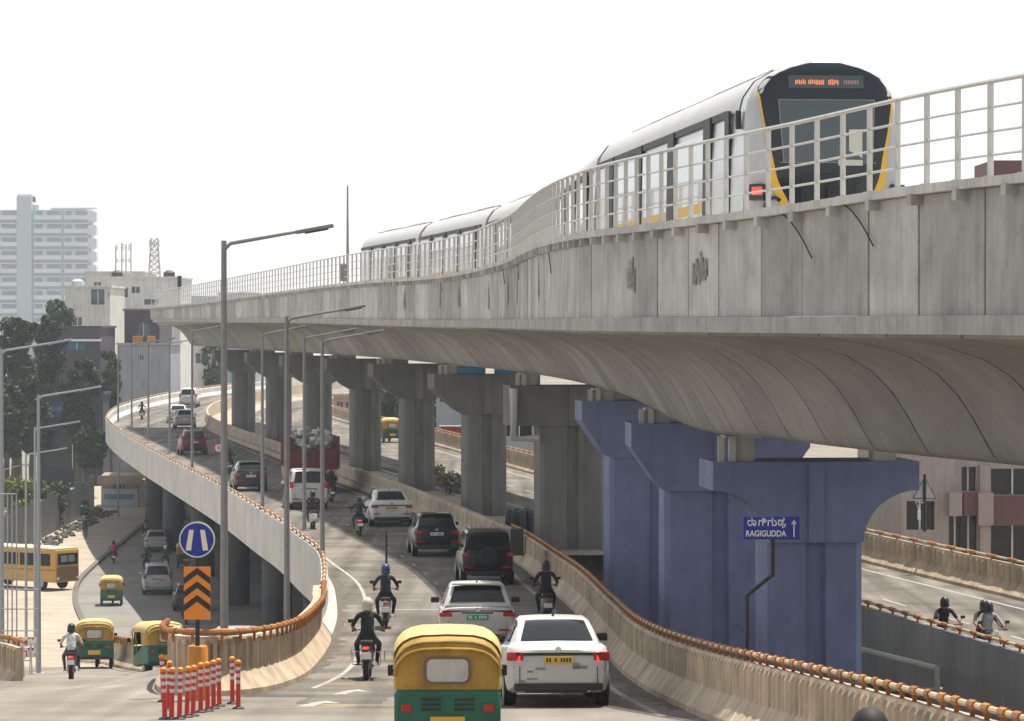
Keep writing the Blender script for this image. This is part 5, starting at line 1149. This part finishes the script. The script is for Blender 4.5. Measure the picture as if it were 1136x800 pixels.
for i in range(20): q.box((-2.1+i*.22,-.13,.05), (.13,.02,r_.uniform(.3,.65)))
q.build('lettering', mat('faint lettering', (.16,.22,.30), .6), bb)
gh = building('guard_house', 'small brown guard house with a tin roof and blue grey base at the verge', 'building', 112, 154, 306, 5, 535, -16.6, mat('guard house wall', (.30,.23,.18), .8, noise=.15, nscale=.6), [(126,130,538,542),(132,138,538,542)], roof=None)
q = MB(); q.box((1.7,2,Z_at(533,306)+16.6+.25), (3.9,5.6,.16), rx=.06); q.box((1.7,-.7,Z_at(532,306)+16.6), (3.9,.1,.75)); q.build('tin_roof', mat('brown tin roof', (.30,.22,.17), .6, noise=.2, nscale=1), gh)
q = MB(); q.box((1.7,-.12,.95), (3.2,.1,1.6)); q.box((1.6,-.2,1.05), (2.6,.06,.45), 1); q.build('front_panel', [mat('blue grey panel', (.28,.33,.38), .6), mat('dark panel', (.10,.13,.18), .6)], gh)
# right hand building
rb = building('office_building', 'pinkish building with brown and dark glass bays on the right, behind the far barrier', 'building', 1000, 1330, 158, 20, 232, -16.6, pinkw, [(980+2*i*0+0,0,0,0) for i in ()] + [(1006,1037,556,588),(1053,1068,566,610),(1067,1083,518,545),(1099,1150,520,549),(1099,1150,583,640),(1067,1084,572,640),(1160,1200,520,549),(1160,1200,583,640)] , gm=darkgl, roof=None, depthw=.4)
q = MB(); k = 158/F
for a, b, p, q_, m_, o_ in ((1068,1085,546,571,1,.45),(1086,1098,516,640,0,.5),(1099,1150,550,582,1,.45),(1052,1066,546,572,2,.55),(1083.5,1100,546,582,2,.75),(1150,1160,516,640,0,.5)):
    q.box(((((a+b)/2)-1000)*k, -o_/2, (Z_at((p+q_)/2,158)+16.6)), ((b-a)*k, o_, (q_-p)*k), m_)
q.build('bay', [pinkw, brick, mat('pale bay', (.40,.32,.29), .8, noise=.1)], rb)
q = MB(); q.box(((1150-1000)*k, 3, Z_at(206,158)+16.6), (100*k,6,56*k)); q.build('brick_parapet', brick, rb)
# buildings seen through the piers
building('house', 'pink house seen between the grey piers right of the truck load', 'building', 370, 398, 330, 14, 440, -16.6, mat('salmon wall', (.50,.36,.28), .8, noise=.1), [(374,380,446,452),(384,390,446,452)])
building('house', 'pale grey house seen between the middle grey piers', 'building', 484, 560, 290, 14, 424, -16.6, mat('bluish wall', (.34,.38,.42), .8, noise=.12, nscale=.4), [(488,496,432,446),(502,510,432,446),(516,524,432,446),(532,540,436,450)])
building('house', 'house with a tall pink front seen at the left of the blue piers', 'building', 655, 720, 230, 14, 430, -16.6, pinkw, [(660,672,480,500)])
building('house', 'grey house with white trim right of the wide grey pier gap', 'building', 556, 625, 250, 12, 452, -16.6, mat('white trim wall', (.45,.46,.47), .8, noise=.1), [(562,590,462,484)], gm=darkgl)
q = thing('shed', 'small red kiosk with a flat top beyond the right carriageway barrier', 'kiosk', (X_at(501,262), 262, -9.5)); mb = MB(); mb.box((0,0,.75), (1.6,2,1.5)); mb.build('wall', M['red'], q); mb = MB(); mb.box((0,0,1.56), (1.9,2.3,.1)); mb.build('roof', M['lamp_grey'], q)
# antenna masts on the cream houses
def antenna(label, px, d, y0, y1, w_, kind):
    t = thing('antenna_mast', label, 'antenna', (X_at(px,d), d, Z_at(y1,d)), 0, 'antenna masts on the roofs'); H = (y1-y0)*d/F
    mb = MB()
    if kind:
        a, b = w_, w_*.55
        for sx in (-1,1):
            for sy in (-1,1): mb.tube([(sx*a,sy*a,0),(sx*b,sy*b,H)], .07, 5)
        n_ = 7
        for i in range(n_):
            z0, z1 = H*i/n_, H*(i+1)/n_; r0, r1 = a+(b-a)*i/n_, a+(b-a)*(i+1)/n_
            for sy in (-1,1): mb.tube([(-r0,sy*r0,z0),(r1,sy*r1,z1)], .045, 4); mb.tube([(r0,sy*r0,z0),(-r1,sy*r1,z1)], .045, 4); mb.tube([(-r0,sy*r0,z0),(r0,sy*r0,z0)], .045, 4)
    else:
        for x_, h_ in ((-w_,.9),(-w_*.2,1),(w_*.35,.96),(w_,1.0)): mb.tube([(x_,0,0),(x_,0,H*h_)], .10, 5)
        for z_ in (.15,.5,.85): mb.tube([(-w_,0,H*z_),(w_,0,H*z_)], .05, 4)
    mb.build('lattice', mat('pale mast steel', (.42,.40,.40), .6), t)
    mb = MB()
    for s in (-1,0,1): mb.box((s*w_*.8,-.25,H*.86), (.26,.2,H*.18)); mb.box((s*w_*.8,-.25,H*.5), (.26,.2,H*.13))
    mb.build('panel_antennas', M['white'], t)
antenna('cluster of four thin antenna poles on the cream roof, left of the lattice mast', 137, 450, 269, 309, 1.0, 0)
antenna('pale lattice antenna mast on the cream roof, right of the pole cluster', 171.5, 450, 264, 309, .75, 1)
# corrugated fence along the verge
t = thing('sheet_fence', 'long grey corrugated sheet fence along the dusty verge at the left', 'fence', (0,0,0))
A, B_ = P(-12, 628, 233), P(104, 588, 300); n_ = 18
for i in range(n_):
    a = A.lerp(B_, i/n_); b = A.lerp(B_, (i+1)/n_); v = b - a; u = Vector((v.x, v.y, 0)).normalized(); nn = Vector((u.y,-u.x,0)); rings = []; mb = MB(); L_ = math.hypot(v.x, v.y) - .06; hz = 3.1 + .25*math.sin(i*2.3)
    za = zl(a.y)
    pts = [(L_*j/24, .05*(1 if j % 2 else -1)) for j in range(25)]
    mb.loft([[Vector((a.x, a.y, 0)) + u*s + nn*o + Vector((0,0,za + z)) for s, o in pts + [(s, o-.012) for s, o in pts[::-1]]] for z in (-.1, hz)]); mb.build('sheet', mat('fence sheet grey', (.25,.255,.27), .6, .2, rnd=.3, noise=.15, nscale=.5), t)
# rubble and kerb stones at the foot of the fence
mb = MB(); r_ = random.Random(2)
for i in range(260):
    q = A.lerp(B_, r_.random()) + Vector((r_.uniform(.3,2.2), -.5, 0)); s = r_.uniform(.12,.5); mb.box((q.x, q.y, zl(q.y)+.1+s*.2), (s,s*.8,s*.6), rz=r_.uniform(0,3), rx=r_.uniform(0,1), ch=s*.12)
tag(mb.build('rubble', mat('dark rubble', (.09,.08,.07), .95, rnd=.1)), 'dark rubble heaped along the foot of the sheet fence', 'rubble', kind='stuff')
mb = MB()
kp = [Vector((vx(d)+.1, d, zl(d)+.03)) for d in fr(178, 330, 1.2)]
for a, b in zip(kp, kp[1:]): v = b-a; mb.box((a+b)/2+Vector((0,0,.08)), (.3, v.length-.04, .24), rz=math.atan2(-v.x, v.y))
tag(mb.build('kerb', mat('dark kerb', (.13,.11,.10), .9)), kind='structure')
# ================================================================== TREES AND BUSHES
leaf_m = [mat('leaves dark', (.048,.066,.036), .75, noise=.6, nscale=.45, spec=.25), mat('leaves mid', (.07,.11,.04), .7, noise=.55, nscale=.5, spec=.25), mat('leaves light', (.21,.24,.06), .7, noise=.4, nscale=.9, spec=.25)]
bark = mat('bark', (.09,.07,.05), .9, noise=.3, nscale=3)
def tree(label, x, d, zb, h, rw, m, nleaf=3500, trunk=True, leaf=.34, name='tree', cat='tree', group=None):
    r_ = np.random.default_rng(int(abs(x*13 + d*7 + h*31)) % 9999)
    t = thing(name, label, cat, (x, d, zb), r_.uniform(0, 6), group)
    limbs = []; th = h*(.42 if trunk else .12)
    mb = MB(); mb.tube([(0,0,-.3),(.1,.05,th*.5),(.05,.1,th),(0,0,h*.8)], [h*.032+.05, h*.025+.03, h*.018+.02, .03], 8)
    for k in range(7):
        a = r_.uniform(0, 6.28); e = r_.uniform(.35, .8); q = Vector((math.cos(a)*rw*e, math.sin(a)*rw*e, th + (h-th)*r_.uniform(.15,.85))); s = Vector((.05,.08,th*r_.uniform(.7,1.1)))
        mb.tube([s, s.lerp(q,.5)+Vector((0,0,.3)), q], [h*.012+.02, h*.008+.015, .015], 5); limbs.append(q)
    mb.build('trunk', bark, t, smooth=50)
    # clumps of leaf cards
    nc = int(26 + rw*12); cl = []
    for k in range(nc):
        while True:
            v = r_.uniform(-1,1,3)
            if v @ v < 1: break
        c = np.array([v[0]*rw*.82, v[1]*rw*.82, th*.75 + (h-th*.75)*(.5+.46*v[2])]); cl.append((c, rw*r_.uniform(.10,.34)))
    cl += [(np.array(q), rw*.3) for q in limbs]
    idx = r_.integers(0, len(cl), nleaf); V = []; 
    g = r_.normal(size=(nleaf,3)); g /= np.linalg.norm(g, axis=1)[:,None]; g *= r_.uniform(.1,1.5,(nleaf,1))**.8
    cs = np.array([c for c, _ in cl])[idx] + g*np.array([s for _, s in cl])[idx][:,None]*np.array([1,1,.8])
    a = r_.normal(size=(nleaf,3)); a /= np.linalg.norm(a, axis=1)[:,None]; b = np.cross(a, r_.normal(size=(nleaf,3))); b /= np.linalg.norm(b, axis=1)[:,None]
    sz = leaf*r_.uniform(.5,1.3,(nleaf,1)); a = a*sz; b = b*sz*.6
    V = np.stack([cs-a, cs-b*.9, cs+a, cs+b*.9], 1).reshape(-1,3)
    me = bpy.data.meshes.new('crown'); me.from_pydata(V.tolist(), [], [(4*i,4*i+1,4*i+2,4*i+3) for i in range(nleaf)]); me.materials.append(m); o = bpy.data.objects.new('crown' if trunk else 'foliage', me); COL.objects.link(o); o.parent = t
    return t
gt = 'trees at the left behind the service road'
for px, d, ytop, wpx, k, lab in ((18,338,338,42,0,'broad dark tree at the left edge, in front of the pale tower'),(52,352,346,44,0,'dark tree between the left edge tree and the dark plum house'),(68,400,322,36,1,'brighter green tree peeking over the dark ones beside the white house'),(88,330,386,40,0,'dark low tree covering the foot of the plum house'),(20,322,410,44,0,'lower dark tree in front of the purple shop'),(8,316,420,46,0,'dark tree at the left edge behind the metal bars'),(122,352,374,22,1,'narrow green tree between the plum house and the grey block'),(36,342,432,34,0,'dark tree filling the gap left of the blue shop board'),(102,322,470,34,0,'dark slim tree beside the guard house')):
    zb = -16.6; tree(lab, X_at(px,d), d, zb, Z_at(ytop,d)-zb, wpx*d/F*.55, leaf_m[k], 12000, leaf=.27, group=gt)
for px, d, ytop, wpx, k, lab in ((20,268,520,46,2,'sunlit yellow green bush behind the sheet fence at the left'),(52,274,532,52,1,'green bush in the middle behind the sheet fence'),(84,290,556,30,1,'low green bush at the right end of the sheet fence'),(106,300,566,14,2,'small light bush left of the guard house')):
    zb = -16.6; tree(lab, X_at(px,d), d, zb, Z_at(ytop,d)-zb, wpx*d/F*.5, leaf_m[k], 2600, False, .22, 'bush', 'bush')
g3 = 'trees beyond the right carriageway'
for px, d, ytop, wpx, k, lab in ((428,330,420,46,1,'hazy green tree seen between the grey piers near the red kiosk'),(458,345,415,50,0,'dark green tree seen through the row of grey piers'),(480,350,428,40,1,'pale green tree left of the bluish house'),(608,270,430,34,0,'dark tree seen right of the second grey pier'),(400,350,432,30,1,'small tree seen just right of the truck load'),(655,250,430,26,0,'dark tree next to the leftmost blue pier'),(236,470,372,26,1,'tree between pale houses beyond the bend'),(575,285,440,40,0,'dark tree behind the grey house with white trim')):
    zb = -16.6; tree(lab, X_at(px,d), d, zb, Z_at(ytop,d)-zb, wpx*d/F*.55, leaf_m[k], 2600, group=g3)
# gritty dust gathered along the foot of the barriers
mb = MB(); r_ = random.Random(9)
for path, s in ((Rx,-1),(Lx,1)):
    ds = fr(56 if path is Rx else 64, 250, .5); A_ = path_pts(path, zr, ds[0], ds[-1], .5, 0, .0045); n_ = len(A_); B2 = []
    for q_, p_ in zip(path_pts(path, zr, ds[0], ds[-1], .5, s*1.0, .0045), A_): B2.append(p_.lerp(q_, r_.uniform(.12,.42)))
    mb.add(A_ + B2, [(i, n_+i, n_+i+1, i+1) for i in range(n_-1)])
tag(mb.build('kerb_dust', mat('gritty dust', (.115,.10,.082), .95, noise=.5, nscale=5), fix=False), kind='structure')
# roof tanks and cooling units on the houses
for i, (px, dd, y) in enumerate(((84,425,319),(128,446,309),(186,446,309))):
    q = MB(); q.lathe([(.75,0),(.78,.5),(.75,1.2),(.3,1.5)], (0,0,0), 'Z', 14); o = tag(q.build('water_tank', M['black'] if i else tg, smooth=40), ('grey water tank on the roof of the white house','black water tank on the left of the long cream house roof','black water tank on the right of the long cream house roof')[i], 'water tank', 'roof water tanks'); o.location = (X_at(px,dd), dd+2, Z_at(y,dd)-.4)
# low scrub on the median
for px, d, lab in ((478,176,'pale weeds on the median behind the third grey pier'),(500,168,'pale weeds at the foot of the blue sheeted pier')):
    tree(lab, X_at(px,d), d, ZRIGHT-.1, 1.1, .9, mat('dry weeds', (.25,.24,.2), .9, noise=.3), 380, False, .14, 'weeds', 'weeds', 'weeds on the median')
# far hill of roofs and haze horizon
far_ = [(150,520,322,370),(225,560,330,30),(262,600,326,40),(206,540,345,26)]
for i, (px, d, yt, wpx) in enumerate(far_[1:]):
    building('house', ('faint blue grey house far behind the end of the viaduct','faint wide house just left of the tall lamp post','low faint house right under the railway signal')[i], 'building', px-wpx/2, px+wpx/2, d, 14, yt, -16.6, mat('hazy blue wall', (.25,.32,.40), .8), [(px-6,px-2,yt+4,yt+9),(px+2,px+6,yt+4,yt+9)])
# ================================================================== HAZE
HAZE = 0.0002
if HAZE:
    mb = MB(); mb.box((0, 760, 46), (2700, 1960, 130)); hz = mb.build('haze', mat('haze', (1,1,1)), None); m = MATS['haze']; n = m.node_tree.nodes; n.clear()
    out = n.new('ShaderNodeOutputMaterial'); pv = n.new('ShaderNodeVolumePrincipled'); pv.inputs['Color'].default_value = (.76,.88,1.0,1); pv.inputs['Density'].default_value = HAZE; pv.inputs['Anisotropy'].default_value = .25
    m.node_tree.links.new(pv.outputs[0], out.inputs['Volume']); tag(hz, 'pale haze over the whole place', 'haze', kind='stuff')
